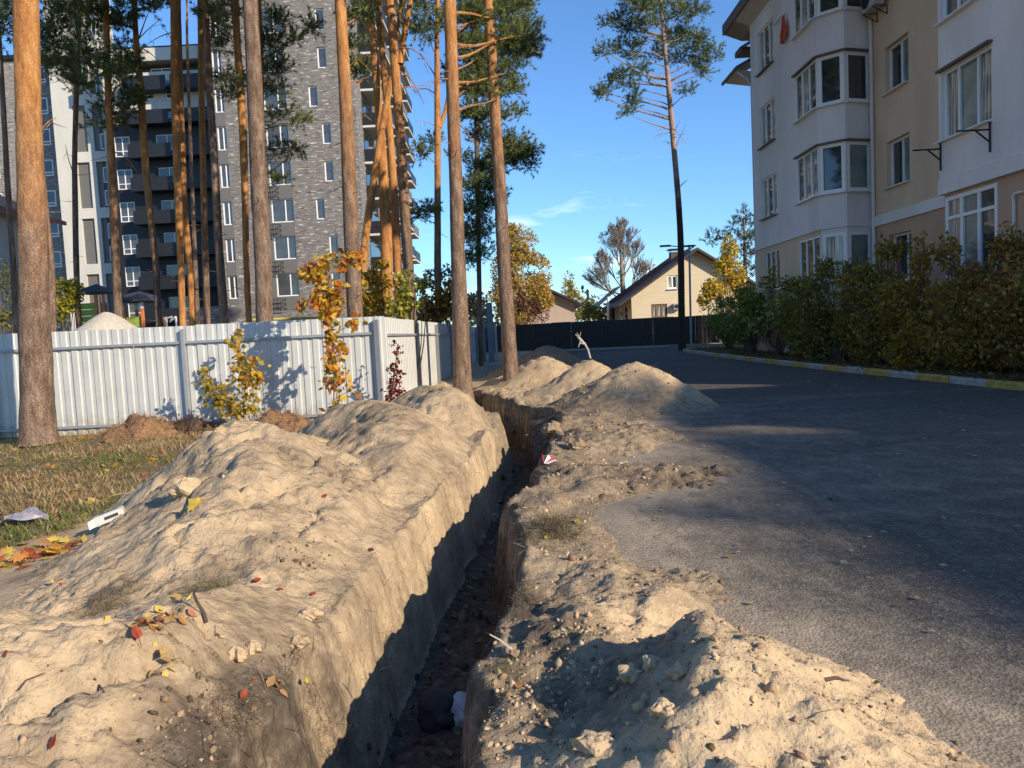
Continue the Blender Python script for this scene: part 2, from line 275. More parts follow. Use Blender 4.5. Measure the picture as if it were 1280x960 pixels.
def base(x, y):
    x = np.asarray(x, float); y = np.asarray(y, float); l = lipL(y)+.045*fbm(x, y, 4, 4, 21, .6); r = lipR(y)+.05*fbm(x, y, 5, 3, 22)
    z = -.15 + .15*sm(-4.0, -2.2, x) + .05*fbm(x, y, .6, 4, 1)*sm(60, 25, y)
    z = np.where(x < -2.2, z+.012*fbm(x, y, 6, 3, 2), z)
    rub = (.05+.05*sm(3.2, 4.2, y))*(1-sm(-.6, .12, x-edge(y)+.35*fbm(x, y, 2.2, 4, 3)))*(.75+1.0*fbm(x, y, 3.3, 4, 4)) + .035*np.abs(fbm(x, y, 12, 3, 6))*(.25+.75*sm(-.25, -.8, x-edge(y)+.15*(y < 3.6)))*(x < edge(y)+.3)
    onr = sm(-1.2, -.3, x); z = z*(1-onr)+onr*(np.maximum(rub, 0)-.035*sm(-.1, .25, x-edge(y)+.2*fbm(x, y, 3, 3, 9)))
    z = np.where(x > 3.2, np.minimum(z, -.03), z)
    z = np.where(x > 8.2, .08, z)
    fl = -.72+.05*fbm(x, y, 2.2, 4, 11)+.03*np.abs(fbm(x, y, 11, 3, 12))
    wd = np.interp(y, [0, 4, 6, 9, 12], [.15, .15, .14, .12, .10]); ins = np.clip((x-l+wd)/(wd+.04), 0, 1)**1.35*sm(-.02, .13, r-x)*sm(22, 19, y)*(y > .2)
    return z*(1-ins)+fl*ins
# mounds: each a poly-ridge of (x, y, height) with left/right and lengthwise falloff
MND = {}
def mound(key, ridge, wl, wr, we, pw=1.0, seed=0, amp=1.0, soil=()): MND[key] = (np.array(ridge, float), wl, wr, we, pw, seed, amp, soil)
def mh(key, x, y):
    rg, wl, wr, we, pw, seed, amp, _ = MND[key]; best = np.full(np.shape(x), -9.)
    x = np.asarray(x, float)+.16*fbm(x, y, 1.1, 3, seed+40); y = np.asarray(y, float)+.16*fbm(x, y, 1.2, 3, seed+41)
    segs = [(rg[i], rg[i+1]) for i in range(len(rg)-1)] or [(rg[0], rg[0])]
    for a, b in segs:
        d = b[:2]-a[:2]; L2 = max(d@d, 1e-9); t = np.clip(((x-a[0])*d[0]+(y-a[1])*d[1])/L2, 0, 1) if len(rg) > 1 else np.zeros(np.shape(x))
        cx = a[0]+t*d[0]; cy = a[1]+t*d[1]; h = a[2]+t*(b[2]-a[2]); dx = x-cx; dy = y-cy
        r = np.sqrt((dx/np.where(dx < 0, wl, wr))**2+(dy/we)**2); q = np.sqrt(r*r+.02)-.10
        best = np.maximum(best, h*(1-q**pw))
    n = .10*fbm(x, y, 1.4, 4, seed+50)*np.clip(best*2.2+.1, .0, 1) + amp*(.034*np.abs(fbm(x, y, 5.5, 5, seed+51, .62)) + .020*fbm(x, y, 17, 3, seed+52, .7)*(.4+1.6*np.clip(fbm(x, y, 1.6, 3, seed+53)+.35, 0, 1)))
    cr = 1-np.abs(fbm(x+.3*vn(x*1.7, y*1.7, 3), y+.3*vn(x*1.7, y*1.7, 4), 1.9, 3, seed+60))*3.2; n = n-.055*amp*np.clip(cr, 0, 1)**4*np.clip(best*3, 0, 1)+.045*amp*fbm(x, y, 3.1, 3, seed+61)
    tr = fbm(x, y, .9, 2, seed+62)*2+best*9; n = n+.022*amp*(np.abs((tr % 1)-.5)*2-.5)*np.clip(best*3, 0, 1)*(fbm(x, y, .8, 2, seed+63) > -.02)
    return best+n
def mhc(key, x, y):
    z = mh(key, x, y)
    if np.mean(MND[key][0][:, 0]) < -.5 and np.mean(MND[key][0][:, 1]) < 16:
        d = lipL(y)-np.interp(y, [0, 4, 6, 9, 12], [.15, .15, .14, .12, .10])+.045*fbm(x, y, 4, 4, 21, .6)-x; z = np.where(z > 0, z*(np.clip((d+.03)/.40, 0, 1)**.75), z)-1.2*sm(-.02, -.10, d)
    elif MND[key][0][0][1] < 9: d = x-lipR(y); z = z*sm(-.05, .22, d)-1.2*sm(-.0, -.1, d)
    return z
mound('A', [(-2.62, 7.3, .62), (-2.28, 6.5, .68), (-1.95, 5.3, .50), (-1.75, 4.6, .36)], .95, 1.25, 1.15, 1.1, 100, 1.35)
mound('B', [(-1.75, 8.9, .62), (-1.35, 8.2, .58), (-1.05, 7.0, .38)], 1.2, 1.15, 1.2, 1.15, 200, .8)
mound('Cc', [(-1.05, 10.9, .62), (-1.25, 11.8, .55)], 1.15, 1.0, 1.5, 1.15, 300, .8)
mound('Dd', [(-3.4, 2.5, .40), (-2.2, 2.6, .42), (-1.4, 2.6, .36), (-1.25, 3.0, .33)], 1.3, .95, .85, 1.3, 400, 1.15)
mound('E', [(.50, 2.15, .35), (.58, 2.55, .33)], .50, .66, .55, .95, 500, 1.0)
mound('E2', [(.18, 3.2, .15), (.40, 3.75, .10)], .4, .45, .5, 1.2, 550, 1.6)
mound('Fp', [(1.95, 12.6, .70)], 1.35, 1.2, 1.3, 1.05, 600)
mound('Gp', [(1.45, 15.0, .70)], 1.3, 1.1, 1.3, 1.0, 650)
mound('Hp', [(.72, 18.2, .72)], 1.5, 1.2, 1.5, 1.0, 700)
mound('Ip', [(.95, 22.0, .90)], 1.8, 1.5, 1.6, 1.05, 750)
mound('J', [(1.0, 6.6, .10), (.45, 6.5, .12)], .5, .75, .38, 1.3, 800, 1.5)
mound('K', [(.75, 8.7, .16), (1.1, 9.3, .10)], .6, .7, .8, 1.3, 850, 1.6)
def surf(x, y):
    z = base(x, y)
    z = np.array(z, float)
    for k in MND:
        rg, wl, wr, we = MND[k][:4]; m = (x > rg[:, 0].min()-wl*1.4) & (x < rg[:, 0].max()+wr*1.4) & (y > rg[:, 1].min()-we*1.4) & (y < rg[:, 1].max()+we*1.4)
        if m.any(): z[m] = np.maximum(z[m], mhc(k, x[m], y[m]))
    return z
def onsurf(px, py, lift=0.):
    zz = .2; lo, hi = None, None
    for _ in range(16): g = G(px, py, zz+lift); zz = .55*zz+.45*float(surf(np.array([g[0]]), np.array([g[1]]))[0])
    return G(px, py, zz+lift)
# dark soil and painted shade on the sand (x, y, radius, strength)
DARK = []
for px, py, z, r, s in [(350, 920, .3, .22, 1.3), (250, 930, .3, .18, 1.2), (420, 900, .3, .13, .9), (310, 960, .3, .2, 1.2), (190, 950, .3, .12, .8), (260, 735, .35, .17, .8), (135, 752, .25, .17, .75), (60, 705, .1, .2, .6), (380, 690, .35, .16, .35), (410, 800, .2, .2, .45), (560, 640, .2, .4, .35),
                        (700, 660, .05, .25, .8), (680, 590, .1, .5, .9), (780, 600, .1, .45, .8), (720, 545, .1, .8, .8), (650, 760, .1, .25, 1.0), (690, 800, .1, .22, 1.0), (760, 850, .1, .25, .9), (700, 880, .1, .2, .9), (640, 830, .1, .2, .8), (690, 520, .1, 1.0, .8), (640, 640, 0, .3, .9), (380, 575, .3, .5, .42), (430, 560, .3, .5, .35), (500, 580, .3, .5, .32), (450, 760, .3, .25, .45), (250, 590, .3, .3, .3), (30, 950, .3, .2, .3), (440, 610, .3, .35, .42)]:  # mid-mound and bottom-left corner entries are cast shade, painted as darker sand
    g = onsurf(px, py); DARK.append((g[0], g[1], r, s))
def soil_shadef(x, y):
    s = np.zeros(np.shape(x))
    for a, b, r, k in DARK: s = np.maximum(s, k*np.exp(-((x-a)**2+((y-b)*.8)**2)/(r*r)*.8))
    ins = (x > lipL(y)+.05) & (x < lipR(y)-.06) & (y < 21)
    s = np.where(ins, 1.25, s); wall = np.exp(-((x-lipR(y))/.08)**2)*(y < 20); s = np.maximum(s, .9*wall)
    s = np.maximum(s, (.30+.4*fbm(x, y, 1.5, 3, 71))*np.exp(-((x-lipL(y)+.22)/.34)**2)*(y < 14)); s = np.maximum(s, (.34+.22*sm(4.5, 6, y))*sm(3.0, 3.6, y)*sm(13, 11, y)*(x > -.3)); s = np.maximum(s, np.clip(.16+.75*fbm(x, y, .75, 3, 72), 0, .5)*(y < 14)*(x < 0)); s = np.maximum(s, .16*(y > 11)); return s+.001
def grassf(x, y):
    e = np.interp(y, [0, 4, 6, 8, 10, 12, 14, 30], [-3.9, -3.8, -3.7, -3.9, -3.3, -2.6, -2.4, -2.0]); return sm(.1, -.5, x-e+.5*fbm(x, y, 2, 4, 77))
def xs_ground():
    fine = np.concatenate([np.arange(-4.6, -1.1, .035), np.arange(-1.1, -.45, .012), np.arange(-.45, .75, .02), np.arange(.75, 2.6, .035)]); l = []; x = -4.6; d = .04
    while x > -500: d = d*1.13; x -= d; l.append(x)
    r = []; x = fine[-1]; d = .04
    while x < 500: d *= 1.13; x += d; r.append(x)
    return np.array(l[::-1]+list(fine)+r)
def ys_ground():
    l = [-200, -60, -20, -8, -3, -1, 0, .5, .8, 1.0, 1.1]; y = 1.15
    while y < 900: y += max(.012, y*.0055) if y < 24 else (y-21)*.06; l.append(y)
    return np.array(l)
def grid(xs, ys, fz, mask=None):
    X, Y = np.meshgrid(xs, ys); Z = fz(X, Y); nx = len(xs); ny = len(ys); I = np.arange(nx*ny).reshape(ny, nx)
    F = np.stack([I[:-1, :-1], I[:-1, 1:], I[1:, 1:], I[1:, :-1]], -1).reshape(-1, 4); V = np.stack([X, Y, Z], -1).reshape(-1, 3)
    if mask is not None:
        k = mask(X, Y, Z).reshape(-1); F = F[k[F].any(1)]; u, inv = np.unique(F, return_inverse=True); V = V[u]; F = inv.reshape(-1, 4)
    return V, F
V, F = grid(xs_ground(), ys_ground(), base)
tag(obj('ground', mesh(V, F, 'ground', attrs={'soil': soil_shadef(V[:, 0], V[:, 1]), 'grassy': np.maximum(grassf(V[:, 0], V[:, 1]), (V[:, 0] > 7.9)*1.)}, smooth=True, mats=[M_SOIL])), kind='structure')
LBL = {'A': ('sand_mound', 'tall lumpy pale sand mound left of the trench with a white carton at its foot', 'sand mound', 'spoil mounds along the left bank of the trench'),
 'B': ('sand_mound', 'smooth brownish sand mound on the left bank in front of the dark red sapling', 'sand mound', 'spoil mounds along the left bank of the trench'),
 'Cc': ('sand_mound', 'sand mound by the fence corner, farthest of those on the left bank of the trench', 'sand mound', 'spoil mounds along the left bank of the trench'),
 'Dd': ('sand_mound', 'nearest broad sand mound left of the trench with dark topsoil and leaves on it', 'sand mound', 'spoil mounds along the left bank of the trench'),
 'E': ('sand_mound', 'crumbly sunlit sand mound on the right of the trench nearest the viewer', 'sand mound', None),
 'E2': ('dirt_heap', 'low heap of pale crumbly clods behind the near sand mound right of the trench', 'dirt heap', None),
 'Fp': ('sand_pile', 'rounded sand pile spilling onto the asphalt, rightmost of the piles beside the road', 'sand pile', 'sand piles along the road edge'),
 'Gp': ('sand_pile', 'pointed sand pile with a bent pale stick standing in its top', 'sand pile', 'sand piles along the road edge'),
 'Hp': ('sand_pile', 'sunlit sand pile just right of the leaning pine at the trench', 'sand pile', 'sand piles along the road edge'),
 'Ip': ('sand_pile', 'grey shaded sand pile farthest away, before the dark fence', 'sand pile', 'sand piles along the road edge'),
 'J': ('dirt_heap', 'low tongue of dark broken dirt lying across the road edge', 'dirt heap', None),
 'K': ('dirt_heap', 'low rubbly dirt heap between the pit and the asphalt', 'dirt heap', None)}
for key in MND:
    rg, wl, wr, we = MND[key][:4]; x0 = rg[:, 0].min()-wl*1.3; x1 = rg[:, 0].max()+wr*1.3; y0 = max(1.0, rg[:, 1].min()-we*1.3); y1 = rg[:, 1].max()+we*1.3
    st = .022 if y0 < 4 else (.028 if y0 < 9 else .045); ys = [y0]
    while ys[-1] < y1: ys.append(ys[-1]+max(st*.55, ys[-1]*.004))
    def msk(X, Y, Z, key=key):
        o = base(X, Y)
        for k in MND:
            if k != key: o = np.maximum(o, mhc(k, X, Y)) if abs(MND[k][0][0][1]-MND[key][0][0][1]) < 9 else o
        return Z > o-.01
    V, F = grid(np.arange(x0, x1, st), np.array(ys), lambda X, Y: mhc(key, X, Y), msk)
    c = np.array([rg[:, 0].mean(), rg[:, 1].mean(), 0.]); n, lb, ct, gp = LBL[key]; s = soil_shadef(V[:, 0], V[:, 1])
    if key in ('J',): s = np.maximum(s, .8)
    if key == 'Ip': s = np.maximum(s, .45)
    if key == 'B': s = np.maximum(s, .22)
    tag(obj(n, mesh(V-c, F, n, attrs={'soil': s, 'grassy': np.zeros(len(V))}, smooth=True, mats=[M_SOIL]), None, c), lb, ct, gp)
# ------------------------------------------------------------------ road, kerb
def kerbx(y): return np.interp(y, [-30, 8, 12.4, 17, 23, 30, 34.5], [8.4, 8.25, 7.98, 7.7, 7.45, 7.45, 7.6])
xs = np.concatenate([np.arange(-.1, 3, .08), np.arange(3, 8.6, .2), np.arange(8.6, 40, 1.5)]); ys = np.concatenate([np.arange(-20, 1, 2.), np.arange(1, 13, .09), np.arange(13, 30, .25), np.arange(30, 50.1, 1.)])
V, F = grid(xs, ys, lambda X, Y: 0*X+.004*fbm(X, Y, .7, 3, 60))
cx = V[F].mean(1); F = F[(cx[:, 0] < kerbx(cx[:, 1])+.12) | (cx[:, 1] > 34.6)]; cx = V[F].mean(1); F = F[(cx[:, 1] < 44.6) & (cx[:, 0] > lipR(cx[:, 1])+.3)]
def dust_sunf(x, y):
    d = np.exp(-np.maximum(x-edge(y), 0)/.42)*1.25*sm(16, 10, y)+(.10+.20*sm(3.2, 5.5, y))*sm(5.5, 1.0, x-edge(y))*sm(15, 8, y)  # verge dust plus a wide paler zone across the mid road
    for px, py, rx, ry, k in [(900, 600, 1.3, .45, .55), (1060, 612, 1.0, .3, .5), (800, 660, .5, .6, .5), (980, 700, .7, .5, .2), (990, 790, .25, .14, .9), (900, 555, 2, .3, .3), (1080, 548, 2.5, .25, .25), (1190, 920, .3, .5, .4), (1000, 497, 4, .35, .3)]:  # the wide flat far streaks are sunlit bands painted into the road tone
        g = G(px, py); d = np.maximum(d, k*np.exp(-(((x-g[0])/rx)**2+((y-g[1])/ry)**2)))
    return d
tag(obj('road', mesh(V, F, 'road', attrs={'dust': dust_sunf(V[:, 0], V[:, 1])}, smooth=True, mats=[M_ASPH])), kind='structure')
kr = thing('kerb', None, None, (7.5, 20, 0)); kr['kind'] = 'structure'
M_KY = plain('worn_yellow_paint', (.42, .30, .07), .8, 0, .4, 9, .2); M_KW = plain('worn_white_paint', (.36, .34, .30), .8, 0, .35, 9, .2); M_KG = plain('grey_concrete', (.30, .29, .27), .8, 0, .2, 8, .3)
path = [(kerbx(y), y) for y in np.arange(6., 34.6, .05)]
a = math.pi
for t in np.linspace(0, math.pi/2, 40)[1:]: path.append((7.6+2.0*(1-math.cos(t)), 34.5+2.0*math.sin(t)))
for x in np.arange(9.65, 14, .05): path.append((x, 36.5))
path = np.array(path); s = np.concatenate([[0], np.cumsum(np.linalg.norm(np.diff(path, axis=0), axis=1))])
k = 0; q = 0.
while q+1 < s[-1]:
    x0, y0 = np.interp(q+.008, s, path[:, 0]), np.interp(q+.008, s, path[:, 1]); x1, y1 = np.interp(q+.992, s, path[:, 0]), np.interp(q+.992, s, path[:, 1])
    t = np.array([x1-x0, y1-y0, 0]); Ln = np.linalg.norm(t); t /= Ln; n = np.array([-t[1], t[0], 0])   # n points to the road
    o = np.array([x0, y0, 0.]); pr = [(0, -.06), (0, .10), (-.025, .125), (-.135, .125), (-.15, .11), (-.15, -.06)]; dz = rnd.uniform(-.008, .008); dn = rnd.uniform(-.008, .008)
    poly = [o+n*(a_+dn)+np.array([0, 0, z+dz]) for a_, z in pr]
    MB().prism(poly, t*Ln, (M_KY, M_KW)[k % 2] if q < 30 else M_KG).build('kerb_stone', kr, tuple(o)); k += 1; q += 1.
# ------------------------------------------------------------------ instanced leaves and needles (numpy)
def rots(n, up=0.):                                       # n random rotation matrices; up>0 biases local z towards world up
    z = RNG.normal(size=(n, 3)); z[:, 2] += up; z /= np.linalg.norm(z, axis=1)[:, None]
    a = RNG.normal(size=(n, 3)); a -= z*(a*z).sum(1)[:, None]; a /= np.linalg.norm(a, axis=1)[:, None]; return np.stack([a, np.cross(z, a), z], -1)
def rot_to(dirs):                                         # local x along dirs
    x = dirs/np.linalg.norm(dirs, axis=1)[:, None]; a = RNG.normal(size=x.shape); a -= x*(a*x).sum(1)[:, None]; a /= np.linalg.norm(a, axis=1)[:, None]; return np.stack([x, a, np.cross(x, a)], -1)
def insts(TV, TF, pos, rot, size):
    TV = np.asarray(TV, float); TF = np.asarray(TF); n = len(pos); V = np.einsum('nij,kj->nki', rot, TV)*np.asarray(size).reshape(-1, 1, 1)+np.asarray(pos)[:, None, :]
    F = TF[None]+(np.arange(n)*len(TV))[:, None, None]; return V.reshape(-1, 3), F.reshape(-1, TF.shape[1])
def pal(n, cols, w=None, var=.18):
    cols = np.array(cols, float); i = RNG.choice(len(cols), n, p=None if w is None else np.array(w)/np.sum(w)); c = cols[i]*(1+RNG.uniform(-var, var, (n, 1))); return np.clip(c*(1+RNG.uniform(-.06, .06, (n, 3))), 0, 1)
LEAF = (np.array([(0, 0, 0), (.3, .3, .05), (.62, .26, .06), (1, 0, -.04), (.62, -.26, .06), (.3, -.3, .05), (.5, 0, .0)]), np.array([(0, 6, 1), (1, 6, 2), (2, 6, 3), (3, 6, 4), (4, 6, 5), (5, 6, 0)]))
DIAM = (np.array([(0, 0, 0), (.5, .32, .06), (1, 0, 0), (.5, -.32, .06)]), np.array([(0, 1, 2), (0, 2, 3)]))
_m = [(0, 0), (.18, .14), (.05, .42), (.33, .33), (.36, .62), (.58, .36), (.66, .46), (.72, .22), (1, 0)]
_mv = [(.3, 0, .02)] + [(x, y, -.10*abs(y)+.02*x) for x, y in _m] + [(x, -y, -.10*abs(y)) for x, y in _m[-2:0:-1]]
MAPLE = (np.array(_mv), np.array([(0, 1+i, 1+(i+1) % (len(_mv)-1)) for i in range(len(_mv)-1)]))
def tuft(nn=34, ln=.11, wd=.007, tw=.24):
    V = []; F = []
    for i in range(nn):
        t = rnd.random()**.7*tw; a = rnd.uniform(0, 6.283); b = rnd.uniform(.5, 1.1); d = np.array([math.cos(b), math.sin(b)*math.cos(a), math.sin(b)*math.sin(a)]); p = np.array([t, 0, 0]); q = np.cross(d, [rnd.uniform(-1, 1), rnd.uniform(-1, 1), rnd.uniform(-1, 1)]); q /= np.linalg.norm(q)+1e-6
        l = ln*rnd.uniform(.7, 1.2); k = len(V); V += [p-q*wd, p+q*wd, p+d*l]; F.append((k, k+1, k+2))
    return np.array(V), np.array(F)
TUFT = tuft(); TUFTF = tuft(22, .15, .013, .34); TUFTFF = tuft(12, .22, .026, .45)
GREENP = [(.13, .16, .05), (.17, .20, .06), (.10, .13, .045), (.23, .24, .085), (.07, .10, .045)]
def clump(pos, R, tp, dens=60, flat=.55, cols=GREENP, axis=None, dsize=1.):
    """needle tufts through the volume of a flattened clump"""
    n = max(6, int(dens*(R/.5)**2)); p = RNG.normal(size=(n, 3)); p /= np.linalg.norm(p, axis=1)[:, None]; p *= (RNG.random((n, 1))**.45)
    dirs = p.copy(); dirs[:, 2] = dirs[:, 2]*.6+.45; dirs += RNG.normal(size=p.shape)*.35
    off = p*R; off[:, 2] *= flat; off *= (1+.35*fbm(p[:, 0:1]*2+pos[0], p[:, 1:2]*2+pos[2], 1.5, 2, 91)*2)
    V, F = insts(*tp, off+np.array(pos), rot_to(dirs), RNG.uniform(.75, 1.25, n)*dsize); c = np.repeat(pal(n, cols), len(tp[0]), 0)
    return V, F, c
def joinm(parts):
    V = []; F = []; Cc = []; o = 0
    for v, f, c in parts: V.append(v); F.append(f+o); Cc.append(c); o += len(v)
    return np.concatenate(V), np.concatenate(F), np.concatenate(Cc)
# ------------------------------------------------------------------ pines
def trunk_mesh(pts, rad, n=14, name='trunk', bark='mid', fine=1):
    pts = np.array(pts); s = np.concatenate([[0], np.cumsum(np.linalg.norm(np.diff(pts, axis=0), axis=1))]); k = max(14, int(s[-1]/(.35/fine)))
    t = np.concatenate([np.linspace(0, min(.8, s[-1]), 6)[:-1], np.linspace(min(.8, s[-1]), s[-1], k)])
    P_ = np.stack([np.interp(t, s, pts[:, i]) for i in range(3)], -1); rr = np.interp(t, s, rad)
    # smooth kinks
    for _ in range(3): P_[1:-1] = (P_[:-2]+2*P_[1:-1]+P_[2:])/4
    rr = rr*(1+.16*np.exp(-t/.2)*(t < 1.2)); w = np.linspace(0, 2*math.pi, n, endpoint=False)
    V = []; sx = rnd.uniform(0, 50)
    for i in range(len(t)):
        nr = 1+.07*fbm(np.cos(w)*1.5+sx, t[i]*1.2+np.sin(w)*1.5, 1.5, 3, 31)+.05*fbm(w*3+sx, np.full(n, t[i]*3), 1.6, 2, 32)
        V.append(np.stack([P_[i, 0]+np.cos(w)*rr[i]*nr, P_[i, 1]+np.sin(w)*rr[i]*nr, np.full(n, P_[i, 2])], -1))
    V = np.concatenate(V); I = np.arange(len(t)*n).reshape(-1, n); J = np.roll(I, -1, 1); F = np.stack([I[:-1], J[:-1], J[1:], I[1:]], -1).reshape(-1, 4)
    return V, F
def branch_v(a, b, r, sag=.12, k=6):
    a = np.array(a, float); b = np.array(b, float); L_ = np.linalg.norm(b-a); o = []; w1, w2 = rnd.uniform(-.06, .06)*L_, rnd.uniform(-.06, .06)*L_
    for i in range(k+1):
        t = i/k; o.append(a+(b-a)*t+np.array([w1*math.sin(3.1*t), w2*math.sin(3.1*t), -sag*L_*math.sin(math.pi*t)*.6+w1*math.sin(6*t)*.5]))
    return tube(o, [r*(1-.75*i/k) for i in range(k+1)], 5)
GEN = {}
def generic_crown(kind):                                   # crown in tree-local space: z 0..H, shared by the tall pines whose tops leave the frame
    if kind in GEN: return GEN[kind]
    parts = []; br = MB(); H = 8.5
    for i in range(30):
        z = H*(i/30)**.9; a = rnd.uniform(0, 6.283); l = (1.3+1.5*math.sin(math.pi*min(1, z/H*.9+.12)))*rnd.uniform(.6, 1.15); e = np.array([math.cos(a)*l, math.sin(a)*l, z+l*.28]); V, F = branch_v((0, 0, z), e, .045, .05); br.add(V, F, BARK['young'])
        for q in range(3):
            t = rnd.uniform(.55, 1.1); parts.append(clump(e*np.array([t, t, 1])+np.array([rnd.uniform(-.4, .4), rnd.uniform(-.4, .4), rnd.uniform(-.15, .35)]), rnd.uniform(.38, .65), TUFTFF, 16))
    V, F, c = joinm(parts); nm = mesh(V, F, 'crown', cols=c, mats=[M_NEED])
    me = bpy.data.meshes.new('branches'); me.from_pydata(br.v, [], br.f); me.materials.append(BARK['young']); GEN[kind] = (nm, me); return GEN[kind]
def pine(label, Y, pts, bark='mid', top=17., clumps=(), bare=(), stubs=6, crown=True, group='tall pines', tp=TUFTF, forks=(), dens=55, base_z=-.12, fine=1, ctop=0, clz=None):
    """pts: (px, py, width px) from the foot up; continued to `top` metres"""
    pts = [(x, y, w*960/math.hypot(960, x-640)) for x, y, w in pts]; W_ = [P(x, y, Y) for x, y, w in pts]; rad = [w*Y/960/2 for x, y, w in pts]
    if W_[0][2] > base_z+.02: d = (W_[0]-W_[1])/(W_[0][2]-W_[1][2]); W_ = [W_[0]+d*(base_z-W_[0][2])*.6*np.array([1, 1, 1/.6])]+W_; rad = [rad[0]*1.04]+rad
    if crown: top = 1.35+.452*Y+8.6
    if top > W_[-1][2]+.5:
        d = (W_[-1]-W_[-2])/max(.5, (W_[-1][2]-W_[-2][2])); d[2] = 1; h = top-W_[-1][2]; W_ += [W_[-1]+d*h*.5+np.array([0, rnd.uniform(-.3, .3), 0]), W_[-1]+d*h*np.array([.8, .8, 1])]; rad += [rad[-1]*.72, .04]
    b0 = W_[0].copy(); t = thing('pine_tree', label, 'pine tree', b0, group)
    V, F = trunk_mesh(W_, rad, 20 if rad[0] > .25 else 12, fine=fine); obj('trunk', mesh(V-b0, F, 'trunk', smooth=True, mats=[BARK[bark]]), t)
    Wn = np.array(W_)
    def at(z): return np.array([np.interp(z, Wn[:, 2], Wn[:, i]) for i in range(3)])
    for f in forks:
        Q = [P(x, y, Y+dy) for x, y, w, dy in f]; V, F = trunk_mesh(Q, [w*Y/960/2 for x, y, w, dy in f], 10); obj('limb', mesh(V-b0, F, 'limb', smooth=True, mats=[BARK['young']]), t)
    br = MB(); parts = []
    for cdef in clumps:
        x, y, r = cdef[:3]; dy = cdef[3] if len(cdef) > 3 else rnd.uniform(-1, 1); p = P(x, y, Y+dy); R0 = r*Y/960
        s = at(max(1, p[2]-.22*abs(p[0]-at(p[2])[0])-rnd.uniform(.1, .5))); V, F = branch_v(s, p, max(.018, .012+.012*np.linalg.norm(p-s)), .04); br.add(V, F, BARK[bark if bark != 'low' else 'mid'])
        parts.append(clump(p, R0, tp, dens, .62))
        for q in range(4): parts.append(clump(p+np.array([rnd.uniform(-1.1, 1.1)*R0, rnd.uniform(-.8, .8)*R0, rnd.uniform(-.55, .55)*R0]), R0*.55, tp, dens, .6))
    for x, y, x2, y2 in bare:
        a = P(x, y, Y); b = P(x2, y2, Y+rnd.uniform(-.6, .6)); V, F = branch_v(a, b, .014+.006*np.linalg.norm(b-a), -.12); br.add(V, F, BARK['mid'])
        for q in range(2): c = a+(b-a)*rnd.uniform(.5, .8); e = c+np.array([rnd.uniform(-.4, .4), rnd.uniform(-.3, .3), rnd.uniform(-.35, .2)]); V, F = branch_v(c, e, .009, 0, 3); br.add(V, F, BARK['mid'])
    zt = at(99)[2] if False else Wn[-1][2]
    for i in range(stubs):
        z = rnd.uniform(2.2, min(zt-2, 9)); s = at(z); a = rnd.uniform(0, 6.283); l = rnd.uniform(.15, .7); V, F = branch_v(s, s+np.array([math.cos(a)*l, math.sin(a)*l, rnd.uniform(-.15, .2)]), .014, 0, 3); br.add(V, F, BARK['mid'])
    if br.v: tag(br.build('branches', t), kind='stuff')
    if parts: V, F, c = joinm(parts); tag(obj('foliage', mesh(V-b0, F, 'foliage', cols=c, mats=[M_NEED]), t), kind='stuff')
    if crown:
        nm, bm_ = generic_crown(int(rnd.random()*2)); zc = 1.35+.452*Y+.8; c = at(zc)-b0
        for n_, me in (('crown', nm), ('crown_branches', bm_)): o = obj(n_, me, t, c); o['kind'] = 'stuff'; o.rotation_euler = (0, 0, rnd.uniform(0, 6))
        # both turned alike
        o2 = t.children; o2 = [q for q in t.children if q.name.startswith('crown')]; o2[1].rotation_euler = o2[0].rotation_euler
    return t
NG = 'tall pines among the playground and the brick tower'
pine('thick pine trunk in the grass in front of the fence at the left', 12.45, [(48, 553, 48), (46, 480, 44), (43, 400, 42), (41, 300, 38), (36, 150, 34), (32, 0, 33)], 'low', 17, stubs=2, fine=2,
     bare=[(48, 165, 70, 148)], forks=(), group=None)
pine('pine in front of the side fence, left of the leaning one', 16.6, [(579, 495, 24), (577, 440, 22), (573, 330, 18), (568, 180, 16), (564, 60, 15), (562, 0, 15)], 'mid', 18, fine=1.5, stubs=3,
     clumps=[(590, 30, 18, .8), (600, 70, 18, 1.), (625, 20, 20, 1.2), (640, 45, 18, 1.), (660, 45, 16, 1.2), (590, 110, 15, .8), (620, 120, 15, 1), (605, 25, 16, 1.), (640, 90, 14, 1), (600, 95, 15, 1), (580, 60, 12, .6)], bare=[(566, 150, 600, 190), (566, 100, 530, 105)], group=None, tp=TUFT, dens=62)
pine('leaning pine at the end of the trench beside the sand piles', 17.6, [(640, 486, 21), (637, 440, 19), (630, 330, 17), (624, 220, 15), (617, 110, 13), (610, 0, 12)], 'mid', 17, fine=1.5, stubs=2, crown=True, group=None,
     clumps=[(650, 35, 13, .6), (664, 62, 9, .6)], tp=TUFT, dens=42)
DENS = 50
pine('pine with orange upper trunk rising behind the orange sapling by the fence', 17.2, [(444, 400, 21), (441, 330, 20), (437, 240, 19), (432, 120, 16), (425, 0, 14)], 'mid', 18, group=NG, stubs=5, fine=1.5,
     clumps=[(452, 20, 9, 1), (447, 90, 8, 1.5), (444, 60, 7, 1)], bare=[(430, 90, 455, 70), (434, 110, 462, 96)])
pine('thick grey barked pine left of the orange leaves, its trunk grey to the top', 17.0, [(331, 402, 22), (329, 330, 22), (322, 200, 21), (317, 80, 20), (313, 0, 19)], 'high', 18, group=NG, stubs=2, fine=1.5)
